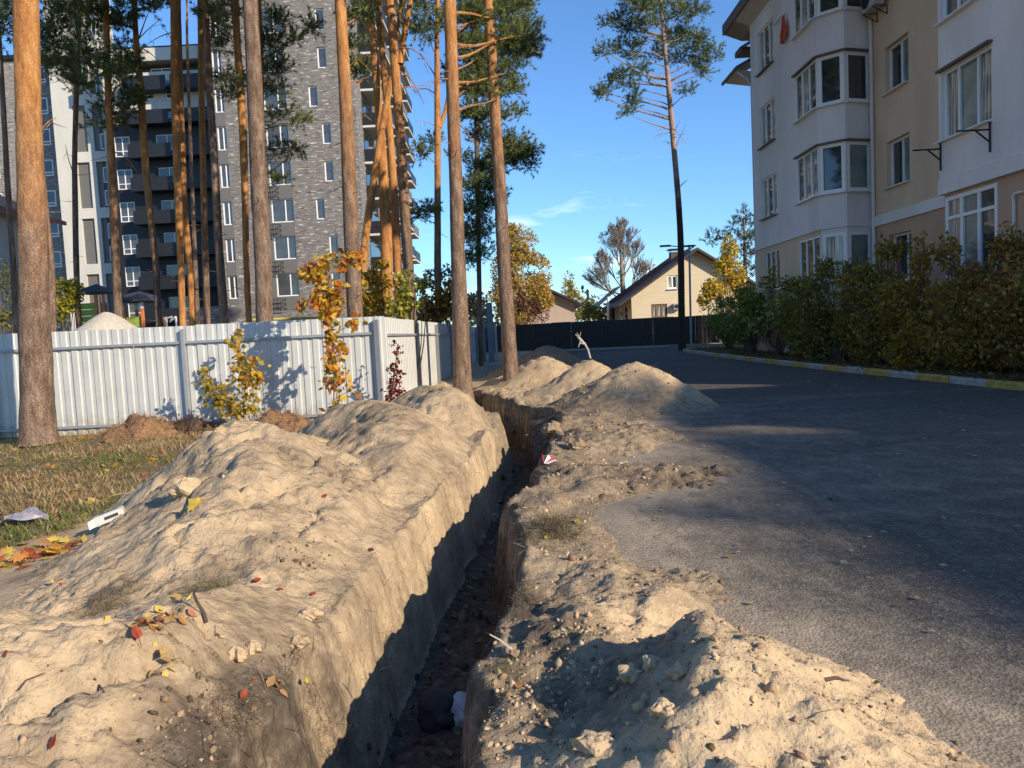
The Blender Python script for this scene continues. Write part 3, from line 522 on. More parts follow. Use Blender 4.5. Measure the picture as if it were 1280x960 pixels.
pine('slim orange pine just left of the thick grey barked pine', 25, [(311, 402, 8), (308, 330, 8), (306, 240, 9), (303, 140, 11), (296, 50, 9), (294, 0, 9)], 'young', 18, group=NG,
     clumps=[(285, 12, 14), (278, 35, 12), (270, 60, 11), (300, 100, 8), (290, 120, 8), (265, 20, 12)], bare=[(296, 50, 262, 30), (297, 60, 320, 95), (303, 110, 275, 95)])
pine('slim orange pine close behind the right side of the thick grey pine', 27, [(327, 402, 6), (325, 300, 8), (326, 160, 9), (325, 60, 9), (322, 0, 9)], 'young', 18, group=NG,
     clumps=[(345, 25, 13), (340, 55, 13), (350, 85, 12), (345, 115, 12), (355, 145, 11), (375, 150, 8), (345, 190, 10), (368, 193, 9), (390, 32, 9), (370, 50, 8), (350, 225, 8), (335, 90, 10)],
     bare=[(326, 50, 362, 20), (326, 85, 372, 48), (326, 110, 352, 98), (326, 170, 350, 160), (326, 140, 342, 138)])
pine('brown pine with a slight bend before the tower left edge', 23, [(281, 402, 12), (274, 320, 11), (268, 200, 10), (261, 100, 9), (256, 0, 9)], 'high', 18, group=NG, clumps=[(280, 100, 7), (270, 20, 9)])
pine('thin reddish pine beside the brown bent one', 29, [(259, 402, 9), (257, 330, 9), (254, 220, 8), (252, 120, 8), (250, 0, 7)], 'mid', 18, group=NG)
pine('very thin dark pine pole between two orange ones', 33, [(247, 402, 7), (244, 330, 6), (240, 230, 5), (236, 120, 4), (233, 20, 3)], 'high', 16, group=NG, crown=False, stubs=10)
pine('orange pine with a wriggling lower trunk before the dark recess', 26, [(240, 402, 7), (238, 340, 8), (233, 290, 9), (229, 255, 10), (228, 200, 9), (225, 120, 9), (222, 0, 8)], 'young', 17.5, group=NG)
pine('straight orange pine left of the wriggling one', 24, [(228, 402, 9), (226, 330, 9), (222, 230, 10), (219, 120, 11), (218, 0, 10)], 'young', 18, group=NG, bare=[(218, 40, 180, 58), (218, 60, 200, 30)])
pine('crooked orange pine in front of the cream topped recess', 25, [(198, 402, 8), (195, 330, 9), (187, 260, 9), (181, 200, 10), (176, 110, 9), (169, 40, 7), (168, 0, 7)], 'mid', 18, group=NG,
     clumps=[(150, 30, 14), (158, 60, 11), (190, 8, 13), (205, 5, 9), (155, 15, 12)], bare=[(176, 60, 205, 85), (172, 50, 200, 25)])
pine('brown pine before the white framed facade', 24, [(148, 402, 12), (145, 330, 11), (140, 220, 10), (135, 110, 9), (132, 0, 8)], 'mid', 18, group=NG,
     clumps=[(125, 20, 16), (110, 15, 14), (150, 95, 12), (120, 90, 11), (135, 130, 12), (150, 140, 11), (160, 115, 10), (128, 155, 9), (115, 65, 10), (150, 75, 11), (168, 125, 8), (165, 80, 9), (145, 155, 7)], bare=[(142, 190, 172, 215)])
pine('dark slim pine in shade left of the white framed facade', 27, [(98, 402, 7), (95, 320, 8), (93, 200, 7), (96, 100, 7), (100, 0, 6)], 'high', 18, group=NG,
     clumps=[(85, 15, 14), (70, 30, 12), (65, 50, 11), (78, 60, 12), (60, 68, 9), (75, 85, 12), (95, 95, 11), (105, 110, 9), (90, 75, 12), (110, 35, 13), (65, 40, 9), (118, 75, 9), (100, 55, 11), (70, 12, 12), (60, 80, 8), (92, 105, 9)], bare=[(93, 220, 82, 180), (95, 120, 60, 90), (94, 150, 115, 175)])
pine('orange pine close behind the thick front trunk', 17.5, [(62, 402, 17), (62, 330, 15), (58, 290, 12), (53, 240, 11), (47, 160, 9), (42, 60, 8)], 'mid', 17, group=NG, stubs=1)
pine('dark pine at the left margin behind the thick front trunk', 19, [(20, 402, 9), (16, 320, 8), (10, 240, 8), (4, 130, 7), (0, 60, 6)], 'high', 17, group=NG, clumps=[(8, 20, 15), (0, 45, 12), (4, 8, 14), (-8, 30, 15)], stubs=3)
pine('sunlit orange pine of the close clump, left stem', 22, [(484, 400, 15), (483, 300, 15), (478, 200, 12), (470, 90, 10), (461, 0, 9)], 'young', 18, group=NG, clumps=[(448, 20, 10)], bare=[(470, 90, 440, 60), (476, 160, 448, 140)])
pine('grey footed orange pine of the close clump, forked near the top', 20, [(514, 402, 13), (510, 330, 13), (505, 250, 13), (499, 150, 12), (492, 60, 11), (487, 0, 10)], 'mid', 18, group=NG,
     forks=[[(500, 80, 8, 0), (506, 40, 7, .1), (514, -5, 6, .2), (520, -60, 5, .3)]], bare=[(500, 60, 540, 80), (500, 90, 530, 130), (502, 110, 545, 110)])
pine('orange pine of the close clump leaning left at its foot', 21.5, [(449, 402, 10), (456, 300, 10), (465, 240, 10), (476, 170, 9), (487, 110, 8), (494, 60, 5)], 'young', 12, group=NG, crown=False, stubs=2)
pine('orange pine of the close clump, hidden middle stem', 22.5, [(500, 402, 10), (497, 330, 11), (492, 230, 10), (486, 150, 9), (478, 70, 8), (472, 0, 8)], 'young', 18, group=NG, bare=[(486, 150, 455, 120)])
pine('slim forked pine against the sky right of the close clump', 26, [(548, 402, 8), (547, 330, 9), (547, 240, 8), (547, 150, 8), (546, 60, 6), (547, 0, 5)], 'mid', 18, group=NG,
     forks=[[(549, 160, 6, 0), (556, 142, 5, .1), (562, 110, 4, .2), (566, 60, 4, .2)]], clumps=[(520, 15, 12), (535, 40, 12), (530, 190, 9), (540, 178, 7), (525, 270, 8), (540, 262, 8), (528, 5, 13), (555, 25, 12), (515, 35, 9)], bare=[(547, 100, 515, 60), (547, 120, 510, 108), (547, 160, 520, 150)])
pine('dense pine with dark low boughs between the two road side pines', 30, [(600, 402, 6), (598, 300, 6), (596, 180, 6), (594, 60, 6), (593, 0, 5)], 'high', 17, group=NG, stubs=2, dens=62,
     clumps=[(590, 20, 20), (615, 15, 22), (640, 10, 20), (650, 40, 20), (600, 60, 22), (630, 70, 22), (585, 95, 18), (605, 110, 22), (640, 110, 14), (615, 145, 17), (590, 140, 13), (640, 180, 16), (655, 190, 13), (600, 170, 13), (620, 190, 14), (610, 215, 18), (590, 235, 15), (630, 205, 16), (580, 265, 10), (600, 262, 18), (595, 290, 17), (600, 315, 13), (585, 300, 10), (615, 240, 15), (655, 205, 11), (662, 190, 7), (590, 328, 7), (575, 195, 9), (655, 65, 12), (650, 140, 5)])
# the lone pine by the road
HC = [(790, 5, 14), (812, 2, 14), (835, -4, 15), (862, 8, 15), (850, 20, 10), (872, 14, 9), (775, 26, 11), (760, 28, 8), (795, 32, 12), (812, 30, 10), (826, 24, 9), (785, 38, 8), (755, 64, 8), (770, 61, 9), (785, 60, 8), (800, 56, 6), (835, 56, 12), (852, 48, 12), (868, 58, 12), (884, 68, 11), (890, 76, 7),
      (872, 80, 11), (852, 72, 11), (826, 70, 9), (862, 44, 9), (874, 48, 7), (796, 72, 8), (788, 92, 9), (776, 94, 7), (786, 106, 8), (757, 115, 8), (749, 118, 5), (768, 100, 4), (790, 130, 9), (786, 142, 5), (859, 112, 7), (798, 88, 7), (840, 40, 8), (880, 92, 6), (803, 10, 12), (820, 14, 10), (795, 118, 5)]
BARK['shaded_foot'] = barkmat(6.5, 8.5, 'pale')  # dark foot and pale upper trunk: building shade painted into the bark
_nt = BARK['shaded_foot'].node_tree
for nd in _nt.nodes:
    if nd.type == 'VALTORGB' and nd.color_ramp.elements[0].color[0] > .15:
        for e, c in zip(nd.color_ramp.elements, [(.24, .15, .11, 1), (.44, .32, .26, 1), (.56, .46, .38, 1)]): e.color = c
    elif nd.type == 'VALTORGB' and nd.color_ramp.elements[0].color[0] < .15:
        for e, c in zip(nd.color_ramp.elements, [(.025, .018, .015, 1), (.06, .045, .036, 1), (.11, .085, .07, 1)]): e.color = c  # lower trunk darkened as if in the building's shade
pine('lone tall pine standing by the road before the cream house, bare below its crown', 36.5, [(853, 438, 10), (852, 400, 9), (851, 300, 8), (848, 250, 7.5), (842, 180, 7), (835, 100, 6), (830, 50, 5), (826, 0, 4)], 'shaded_foot', 17.5, group=None, clumps=[c+(rnd.uniform(-1.2, 1.2),) for c in HC], stubs=0, crown=False, tp=TUFTF, dens=36, base_z=0,
     bare=[(843, 190, 858, 155), (841, 170, 850, 150), (840, 165, 812, 175), (839, 140, 826, 136), (840, 155, 818, 165), (842, 180, 828, 177), (849, 235, 860, 224), (838, 120, 850, 100), (836, 112, 815, 105), (843, 160, 858, 180), (837, 90, 812, 98)])
# ------------------------------------------------------------------ broadleaf shrubs and trees
DM = 1.
def shrub(name, label, cat, foot, blobs, cols, w=None, leaf=.06, dens=900, tmpl=LEAF, stems=True, group=None, mat=M_LEAF, stemcol=None, hollow=.35, up=.3):
    """blobs: (x, y, z, rx, ry, rz) world; leaves fill them unevenly, stems run from the foot"""
    foot = np.array(foot, float); t = thing(name, label, cat, foot, group); ps = []; br = MB(); sc_ = stemcol or plain('brown_twig', (.13, .09, .06), .8)
    for b in blobs:
        b = np.array(b, float); n = int(dens*DM*(b[3]*b[5]+b[3]*b[4]+.3*b[4]*b[5])); p = RNG.normal(size=(n, 3)); p /= np.linalg.norm(p, axis=1)[:, None]; p *= hollow+(1-hollow)*RNG.random((n, 1))**.6
        q = p*b[3:6]+b[:3]; k = fbm(q[:, 0]*1.0+q[:, 1]*.7, q[:, 2]*1.1-q[:, 1]*.6, 1.6/max(.25, b[3]), 3, 66) > -.08; ps.append(q[k])
        if stems:
            for j in range(4):
                e = b[:3]+np.array([rnd.uniform(-.6, .6)*b[3], rnd.uniform(-.5, .5)*b[4], rnd.uniform(-.2, .7)*b[5]]); a = foot+np.array([rnd.uniform(-.1, .1), rnd.uniform(-.1, .1), 0]); V, F = branch_v(a, e, .006+.006*np.linalg.norm(e-a), .05, 6); br.add(V, F, sc_)
    ps = np.concatenate(ps); n = len(ps); V, F = insts(*tmpl, ps, rots(n, up), RNG.uniform(.6, 1.3, n)*leaf)
    obj('foliage', mesh(V-foot, F, 'foliage', cols=np.repeat(pal(n, cols, w, .25), len(tmpl[0]), 0), mats=[mat]), t)['kind'] = 'stuff'
    if br.v: tag(br.build('stems', t), kind='stuff')
    return t
YEL = [(.55, .32, .03), (.62, .40, .05), (.45, .24, .03), (.35, .30, .05)]; ORG = [(.55, .20, .03), (.60, .30, .04), (.48, .13, .03), (.62, .42, .06)]; GRN = [(.10, .13, .03), (.16, .19, .04), (.25, .26, .05)]
RED = [(.16, .015, .018), (.24, .03, .02), (.10, .012, .015)]
# hedge on the right: one shrub after another
HG = 'shrubs of the hedge along the kerb'; hl = ['dark green shrub at the far end of the hedge beside the lone pine', 'green shrub second from the far end of the hedge', 'shrub of the hedge below the far corner of the white building', 'pale tipped green shrub of the hedge before the lowest left windows', 'dense green shrub of the hedge below the faceted bay',
     'tall dark green shrub of the hedge hiding the foot of the downpipe', 'brownish green shrub of the hedge below the tan wall', 'rusty yellow shrub of the hedge, its leaves hanging to the kerb', 'orange brown shrub of the hedge under the glazed ground floor corner', 'dark red tipped shrub of the hedge at the right margin', 'rightmost shrub of the hedge, partly outside the view']
hpal = [[(.035, .05, .016), (.05, .07, .02), (.08, .09, .03)], [(.05, .07, .02), (.08, .10, .03), (.03, .045, .015)], [(.06, .08, .02), (.12, .13, .035), (.04, .05, .02)], [(.10, .12, .05), (.16, .17, .08), (.06, .07, .025), (.2, .16, .12)], [(.06, .08, .02), (.05, .06, .02), (.13, .12, .04)],
        [(.05, .065, .018), (.035, .05, .015), (.09, .07, .03)], [(.10, .085, .025), (.06, .06, .02), (.16, .09, .03)], [(.16, .10, .022), (.10, .08, .02), (.15, .08, .02), (.06, .065, .02)], [(.12, .075, .02), (.08, .065, .02), (.05, .055, .02), (.17, .08, .035)], [(.12, .05, .03), (.07, .05, .02), (.18, .08, .04), (.15, .12, .03)], [(.13, .06, .03), (.18, .12, .03), (.07, .06, .02)]]
hpal = [[tuple(min(.6, q*f) for q, f in zip(c, (3.1, 3.0, 1.9))) for c in p]+([(.36, .24, .04)] if i_ in (7, 8) else [(.34, .27, .05), (.30, .16, .04), (.10, .13, .04)] if i_ > 3 else [(.24, .24, .06), (.10, .13, .04)]) for i_, p in enumerate(hpal)]
hy = [34.5, 31.5, 28.6, 25.8, 23.2, 21., 19., 17.2, 15.4, 13.6, 11.6]; htop = [2.1, 2.35, 2.4, 2.6, 2.65, 2.7, 2.7, 2.55, 2.5, 2.5, 2.4]
for i, y in enumerate(hy):
    x = kerbx(y)+1.15+(.25 if i > 1 else .9); h = htop[i]; bl = []
    for j in range(9):
        zz = rnd.uniform(.45, h-.55); bl.append((x+rnd.uniform(-.35, .25)-.1*(zz < 1), y+rnd.uniform(-1.1, 1.1)*(1.25 if i < 4 else .9), zz, rnd.uniform(.5, .75), rnd.uniform(.6, .9), rnd.uniform(.4, .6)))
    for j in range(5): bl.append((x+rnd.uniform(-.3, .3), y+rnd.uniform(-1.1, 1.1), h-.15+rnd.uniform(-.25, .3), rnd.uniform(.15, .3), rnd.uniform(.2, .3), rnd.uniform(.25, .4)))
    shrub('hedge_shrub', hl[i], 'shrub', (x, y, .08), bl, hpal[i], None, .10 if i > 4 else .12, 1500 if i > 4 else 950, DIAM, True, HG)
# ------------------------------------------------------------------ metal fence
fn = thing('metal_fence', 'pale corrugated sheet metal fence with grey posts and rails, turning a corner', 'fence', (-2.32, 13.9, -.15))
def sheet(a, b, z0a, z1a, z0b, z1b, pitch=.19, mat=None):
    """trapezoid profile sheet from a to b (xy); outer side is to the right of a->b seen from above"""
    a = np.array(a, float); b = np.array(b, float); L_ = np.linalg.norm(b-a); u = (b-a)/L_; n = np.array([u[1], -u[0]]); V = []; F = []; q = 0; pr = []
    k = int(round(L_/pitch)); p = L_/k
    for i in range(k): pr += [(i*p, 0), (i*p+p*.10, .018), (i*p+p*.62, .018), (i*p+p*.70, 0)]
    pr.append((L_, 0)); w = rnd.uniform(-.006, .006); tl = rnd.uniform(-.008, .008)
    for s, d in pr:
        x, y = a+u*s+n*(d+w); f = s/L_; zz0 = z0a+(z0b-z0a)*f+tl*.5; zz1 = z1a+(z1b-z1a)*f+tl
        for g in (0, .33, .66, 1.): V.append((x, y, zz0+(zz1-zz0)*g))
    for i in range(len(pr)-1):
        for j in range(3): F.append((i*4+j, i*4+4+j, i*4+5+j, i*4+1+j))
    return V, F
def fz(y): t = (y-13.9)/11.; return -.15+.10*t, 1.70-.06*t
xe = -2.32; x = xe; k = 0
while x > -10.4:
    x2 = max(x-1.14, -10.45); V, F = sheet((x2, 13.9+.004*(k % 2)), (x, 13.9+.004*(k % 2)), -.17, 1.73+.0*k, -.17, 1.72); MB().add(V, F, M_ZINC).build('panel', fn, ((x+x2)/2, 13.9, -.15)); x = x2; k += 1
y = 13.92; sx = lambda y: -2.32+(y-13.9)*.026
while y < 37:
    y2 = y+1.14; a0, a1 = fz(y); b0, b1 = fz(y2); V, F = sheet((sx(y), y), (sx(y2), y2), a0, a1, b0, b1); MB().add(V, F, M_ZINC).build('panel', fn, (sx(y), y+.57, -.1)); y = y2
for x in (-9.45, -5.95): MB().bx(x-.03, x+.03, 13.80, 13.86, -.3, 1.66, M_POST).build('post', fn, (x, 13.83, -.15))
MB().bx(-2.50, -2.42, 13.79, 13.87, -.3, 1.66, M_POSTD).build('post', fn, (-2.46, 13.83, -.15))
for z in (1.42, -.02):
    for x0, x1 in ((-10.45, -9.48), (-9.42, -5.98), (-5.92, -2.50)): MB().bx(x0, x1, 13.835, 13.868, z-.022, z+.022, M_POST).build('rail', fn, ((x0+x1)/2, 13.85, z))
ys_ = [14.0, 17.4, 20.9, 24.4, 27.9, 31.4, 34.9]
for i, y in enumerate(ys_):
    a0, a1 = fz(y)
    if i: MB().bx(sx(y)+.035, sx(y)+.095, y-.035, y+.035, a0-.2, a1-.06, M_POSTD).build('post', fn, (sx(y)+.06, y, a0))
    if i+1 < len(ys_):
        y2 = ys_[i+1]-.04; b0, b1 = fz(y2)
        for dz in (.30, 1.72):
            MB().prism([(sx(y)+.025, y+.04, a1-dz), (sx(y)+.058, y+.04, a1-dz), (sx(y)+.058, y+.04, a1-dz-.042), (sx(y)+.025, y+.04, a1-dz-.042)], (sx(y2)-sx(y), y2-y-.04, b1-a1), M_POST).build('rail', fn, (sx(y)+.04, (y+y2)/2, a1-dz))
# blue grey gate leaning posts at the end of the side fence
gt = thing('metal_gate', 'tall blue grey metal gate and posts at the far end of the side fence', 'gate', P(606, 448, 34)*[1, 1, 0])
for px in (599, 604.5): MB().box(P(px, 0, 34)*[1, 1, 0]+[0, 0, 1.0]*np.array([1., 1, 1]) if False else (P(px, 425, 34)[0], 34, .95), (.17, .03, 1.9), M_POSTD).build('board', gt, (P(px, 425, 34)[0], 34, 0))
MB().box((P(613.5, 425, 33.7)[0], 33.7, 1.3), (.26, .10, 2.6), plain('blue_grey_paint', (.19, .23, .28), .6)).build('post', gt, (P(613, 425, 33.7)[0], 33.7, 0))
MB().box((P(620, 425, 33.9)[0], 33.9, .85), (.10, .08, 1.7), M_POST).build('post', gt, (P(620, 425, 33.9)[0], 33.9, 0))
hk = thing('hooked_pipe', 'dark hooked metal pipe rising behind the end of the side fence', 'pipe', P(600, 405, 36)*[1, 1, 0])
MB().tube([P(600.5, 440, 36), P(600.5, 380, 36), P(600, 373, 36), P(597, 370, 36), P(593, 370, 36), P(590, 373, 36)], .06, M_POSTD, 6).build('bent_pipe', hk)
# junk by the fence end
for px, py, w, h, lb in ((626, 449, .7, .35, 'pale slab lying behind the leaning pine by the fence end'), (619, 460, .5, .25, 'grey broken slab nearer the trench by the fence end')):
    g = P(px, py, 24); g[2] = .02; b = MB()
    for i in range(3): b.box((g[0]+rnd.uniform(-.1, .1), g[1]+i*.16, .1+i*.09), (w*rnd.uniform(.8, 1.1), .35, .07), plain('grey_concrete', (.3, .29, .27)), ax=[(1, .05*i, .03), (-.05*i, 1, .1), (-.03, -.1, 1)])
    tag(b.build('concrete_slab', None, g), lb, 'slab')
# ------------------------------------------------------------------ saplings near the fence
def sapling(label, Y, foot, clus, cols, w=None, leaf=.11, n=26, tmpl=MAPLE, group=None, r=.11, stem=None):
    """clus: (px, py, radius px, number of leaves) ; stem: pixel polyline"""
    f = P(*foot, Y); f[2] = surf(f[0], f[1]); t = thing('sapling', label, 'sapling', f, group); br = MB(); sc_ = plain('brown_twig', (.13, .09, .06), .8); st = [f]+[P(x, y, Y+rnd.uniform(-.05, .05)) for x, y in (stem or [])]
    if len(st) > 1: br.tube(st, [.014*(1-.6*i/len(st)) for i in range(len(st))], sc_, 5)
    pos = []; prv = []
    for x, y, rp, k in clus:
        k = int(k*(1.9 if y < 400 else 1.4)); R0 = rp*Y/960; c = P(x, y, Y+rnd.uniform(-.12, .12)); q = c+RNG.normal(size=(k, 3))*R0*np.array([.55, .45, .55]); pos.append(q)
        s = min(st, key=lambda p: abs(p[2]-(c[2]-.1))+.3*abs(p[0]-c[0])); V, F = branch_v(s, c, .006, -.05, 4); br.add(V, F, sc_)
        for e in q[::3]: V, F = branch_v(c, e, .0025, 0, 2); br.add(V, F, sc_)
    pos = np.concatenate(pos); m = len(pos); V, F = insts(*tmpl, pos, rots(m, .25), RNG.uniform(.6, 1.2, m)*leaf*1.08)
    tag(obj('leaves', mesh(V-f, F, 'leaves', cols=np.repeat(pal(m, cols, w, .22), len(tmpl[0]), 0), mats=[M_LEAF]), t), kind='stuff'); tag(br.build('stems', t), kind='stuff'); return t
sapling('leafy yellow green young bush in front of the fence', 13.0, (288, 527), [(252, 470, 8, 10), (262, 488, 12, 34), (272, 500, 14, 44), (285, 510, 15, 50), (298, 515, 13, 36), (312, 510, 12, 26), (320, 498, 7, 9), (255, 465, 7, 10), (300, 495, 10, 14), (280, 484, 10, 16)], [(.42, .26, .03), (.33, .26, .03), (.50, .34, .04), (.24, .20, .03)], leaf=.085, stem=[(290, 515), (288, 500)])
sapling('slender young tree with bright yellow orange leaves against the fence', 13.15, (303, 522), [(297, 418, 7, 12), (293, 432, 6, 9), (301, 445, 8, 14), (296, 458, 10, 22), (308, 462, 13, 34), (320, 450, 8, 12), (312, 474, 12, 26), (322, 470, 10, 18), (303, 476, 8, 12), (318, 484, 7, 10), (292, 424, 6, 6)], YEL, leaf=.095, stem=[(305, 500), (306, 470), (300, 440), (298, 415)])
sapling('tall orange leaved sapling before the fence, its clusters rising above it', 12.7, (417, 528), [(411, 512, 8, 7), (424, 508, 7, 6), (436, 489, 9, 12), (416, 480, 12, 26), (424, 465, 11, 24), (413, 455, 10, 22), (420, 446, 10, 22), (426, 436, 9, 20), (412, 430, 9, 16), (415, 418, 9, 18), (412, 405, 10, 16), (440, 406, 8, 10), (448, 402, 7, 8), (414, 395, 10, 14), (408, 386, 12, 26), (396, 375, 13, 30), (410, 370, 12, 26), (420, 378, 9, 14), (404, 358, 12, 26), (425, 360, 9, 14), (386, 340, 11, 26), (397, 344, 11, 28), (402, 337, 9, 14), (378, 345, 8, 12), (376, 382, 7, 9), (407, 327, 7, 9), (428, 330, 8, 12), (443, 322, 9, 14), (425, 322, 6, 7), (408, 396, 9, 12), (447, 326, 7, 10)],
        [(.55, .20, .025), (.60, .32, .04), (.50, .14, .03), (.62, .42, .06), (.62, .40, .05), (.42, .30, .03)], leaf=.098, stem=[(417, 500), (418, 460), (414, 420), (409, 385), (405, 350), (410, 325)])
sapling('small dark red sapling at the fence corner', 13.2, (488, 520), [(493, 503, 7, 30), (488, 498, 7, 34), (496, 490, 7, 36), (489, 484, 7, 34), (494, 476, 7, 34), (498, 466, 7, 26), (490, 462, 6, 20), (496, 454, 5, 12), (497, 444, 4, 8), (500, 435, 4, 6), (484, 508, 7, 26), (480, 512, 5, 14), (492, 428, 4, 5)], RED+[(.34, .06, .05)], leaf=.07, tmpl=LEAF, stem=[(490, 490), (494, 460), (497, 430)])
# bushes behind the fence
DM = 2.6
BG = 'autumn bushes behind the fence'
def pblob(px, py, r, Y, k=1., d=.8): p = P(px, py, Y); R0 = r*Y/960; return (p[0], p[1], p[2], R0, R0*d, R0*k)
shrub('tall_bush', 'bright yellow bush behind the fence between the close pines', 'bush', P(470, 415, 18.5)*[1, 1, 0], [pblob(462, 360, 15, 18.5, 1.6), (pblob(478, 345, 16, 18.5, 1.3)), pblob(470, 385, 22, 18.5, 1.), pblob(492, 375, 14, 18.5, 1.4)], YEL, [3, 4, 2, 2], .10, 620, MAPLE, group=BG)
shrub('tall_bush', 'yellow green bush behind the fence in front of the close clump of pines', 'bush', P(508, 412, 17.3)*[1, 1, 0], [pblob(505, 355, 15, 17.3, 1.2), pblob(520, 370, 15, 17.3, 1.3), pblob(500, 385, 17, 17.3, 1.), pblob(528, 355, 9, 17.3)], [(.30, .30, .04), (.40, .38, .06), (.20, .22, .04), (.5, .42, .08)], None, .095, 560, MAPLE, group=BG)
shrub('tall_bush', 'golden brown bush behind the side fence left of the road side pine', 'bush', P(545, 410, 24)*[1, 1, 0], [pblob(545, 380, 20, 24, 1.1), pblob(560, 370, 16, 24, 1.3), pblob(535, 395, 20, 24, .8), pblob(560, 395, 16, 24)], [(.33, .20, .03), (.42, .26, .04), (.22, .14, .03), (.30, .10, .03)], None, .12, 560, MAPLE, group=BG)
shrub('tall_bush', 'dark green bush behind the side fence under the slim forked pine', 'bush', P(552, 405, 30)*[1, 1, 0], [pblob(540, 350, 16, 30, 1.), pblob(558, 345, 14, 30, 1.), pblob(565, 365, 14, 30)], [(.12, .15, .04), (.18, .19, .05), (.25, .22, .05)], None, .12, 420, LEAF, group=BG)
shrub('tall_bush', 'orange brown bush between the two road side pines', 'bush', P(600, 410, 42)*[1, 1, 0], [pblob(597, 382, 14, 42, 1.2), pblob(585, 378, 12, 42), pblob(605, 398, 12, 42)], [(.50, .27, .10), (.42, .22, .08), (.55, .35, .16)], None, .15, 260, MAPLE, group=BG)
shrub('tall_bush', 'yellow green bush behind the fence at the far left', 'bush', P(88, 410, 26)*[1, 1, 0], [pblob(80, 385, 18, 26, 1.5), pblob(92, 365, 12, 26, 1.4), pblob(76, 360, 12, 26)], [(.38, .33, .03), (.48, .38, .04), (.25, .25, .03)], None, .12, 560, LEAF, group=BG)
shrub('tall_bush', 'dim green bush at the left margin behind the thick trunk', 'bush', P(8, 415, 24)*[1, 1, 0], [pblob(8, 375, 20, 24, 1.6), pblob(0, 345, 16, 24, 1.3), pblob(14, 400, 16, 24)], [(.16, .17, .03), (.24, .22, .04), (.09, .11, .025)], None, .10, 300, LEAF, group=BG)
# far trees between the houses
shrub('birch_tree', 'wide yellow leaved birch behind the dark fence, left of the small house', 'tree', P(655, 420, 52)*[1, 1, 0], [pblob(650, 310, 24, 52, 1.2), pblob(665, 345, 26, 52, 1.2), pblob(635, 340, 22, 52, 1.4), pblob(650, 385, 30, 52, .9), pblob(678, 375, 16, 52, 1.), pblob(625, 375, 16, 52, 1.4), pblob(640, 290, 12, 52, 1.)],
      [(.52, .36, .08), (.60, .40, .06), (.44, .34, .11), (.38, .34, .10), (.50, .27, .08)], None, .17, 420, LEAF, stemcol=plain('pale_birch_bark', (.42, .36, .30), .8), hollow=.15)
shrub('dark_red_bush', 'dark red bush in front of the small house behind the dark fence', 'bush', P(665, 420, 47)*[1, 1, 0], [pblob(662, 385, 16, 47, 1.1), pblob(650, 378, 12, 47, 1.2), pblob(672, 395, 14, 47, .9)], [(.14, .05, .04), (.20, .08, .05), (.10, .05, .03)], None, .14, 260)
shrub('yellow_tree', 'narrow yellow poplar between the small house and the bare tree', 'tree', P(712, 410, 80)*[1, 1, 0], [pblob(712, 352, 8, 80, 1.7), pblob(716, 370, 9, 80, 1.4), pblob(708, 365, 8, 80, 1.2)], [(.48, .36, .07), (.40, .32, .08), (.34, .32, .1)], None, .25, 160, LEAF, hollow=.1)
shrub('yellow_bush', 'yellow green bushy tree low behind the fence right of the small house', 'bush', P(735, 410, 62)*[1, 1, 0], [pblob(728, 390, 13, 62), pblob(742, 392, 13, 62, .9), pblob(755, 394, 10, 62)], [(.40, .34, .05), (.30, .30, .06), (.22, .24, .06)], None, .2, 200, LEAF)
shrub('golden_tree', 'golden yellow tree beside the cream gabled house, left of the white building', 'tree', P(910, 420, 47)*[1, 1, 0], [pblob(912, 315, 12, 47, 1.8), pblob(905, 340, 14, 47, 1.5), pblob(920, 345, 13, 47, 1.5), pblob(890, 362, 14, 47, 1.1), pblob(912, 370, 18, 47, 1.), pblob(926, 365, 10, 47, 1.), pblob(880, 375, 9, 47)],
      [(.62, .40, .04), (.68, .48, .06), (.50, .36, .05), (.42, .38, .07)], None, .17, 420, LEAF, hollow=.2)
shrub('green_bush', 'dim green bushes at the foot of the golden tree', 'bush', P(900, 425, 42)*[1, 1, 0], [pblob(885, 390, 14, 42), pblob(905, 388, 14, 42), pblob(925, 385, 14, 42)], [(.12, .15, .04), (.20, .21, .05)], None, .14, 130, LEAF)
# dark conifer behind the golden tree
t = thing('pine_tree', 'dark green pine behind the golden tree, touching the white building', 'pine tree', P(932, 400, 60)*[1, 1, 0]); b0 = wloc(t)
V, F = trunk_mesh([b0, P(932, 360, 60), P(930, 270, 60)], [.25, .2, .06], 8); obj('trunk', mesh(V-b0, F, 'trunk', smooth=True, mats=[BARK['high']]), t)
V, F, c = joinm([clump(P(x, y, 60+rnd.uniform(-1, 1)), r*60/960, TUFTFF, 20, .7, [(.06, .09, .04), (.09, .12, .05), (.04, .06, .03)], dsize=1.3) for x, y, r in [(932, 270, 8), (925, 280, 9), (938, 282, 9), (920, 295, 8), (935, 300, 11), (928, 318, 10), (942, 320, 9), (938, 340, 10), (918, 285, 5), (945, 300, 8), (890, 300, 6), (895, 295, 6), (884, 303, 5), (905, 300, 6)]]); tag(obj('foliage', mesh(V-b0, F, 'f', cols=c, mats=[M_NEED]), t), kind='stuff')
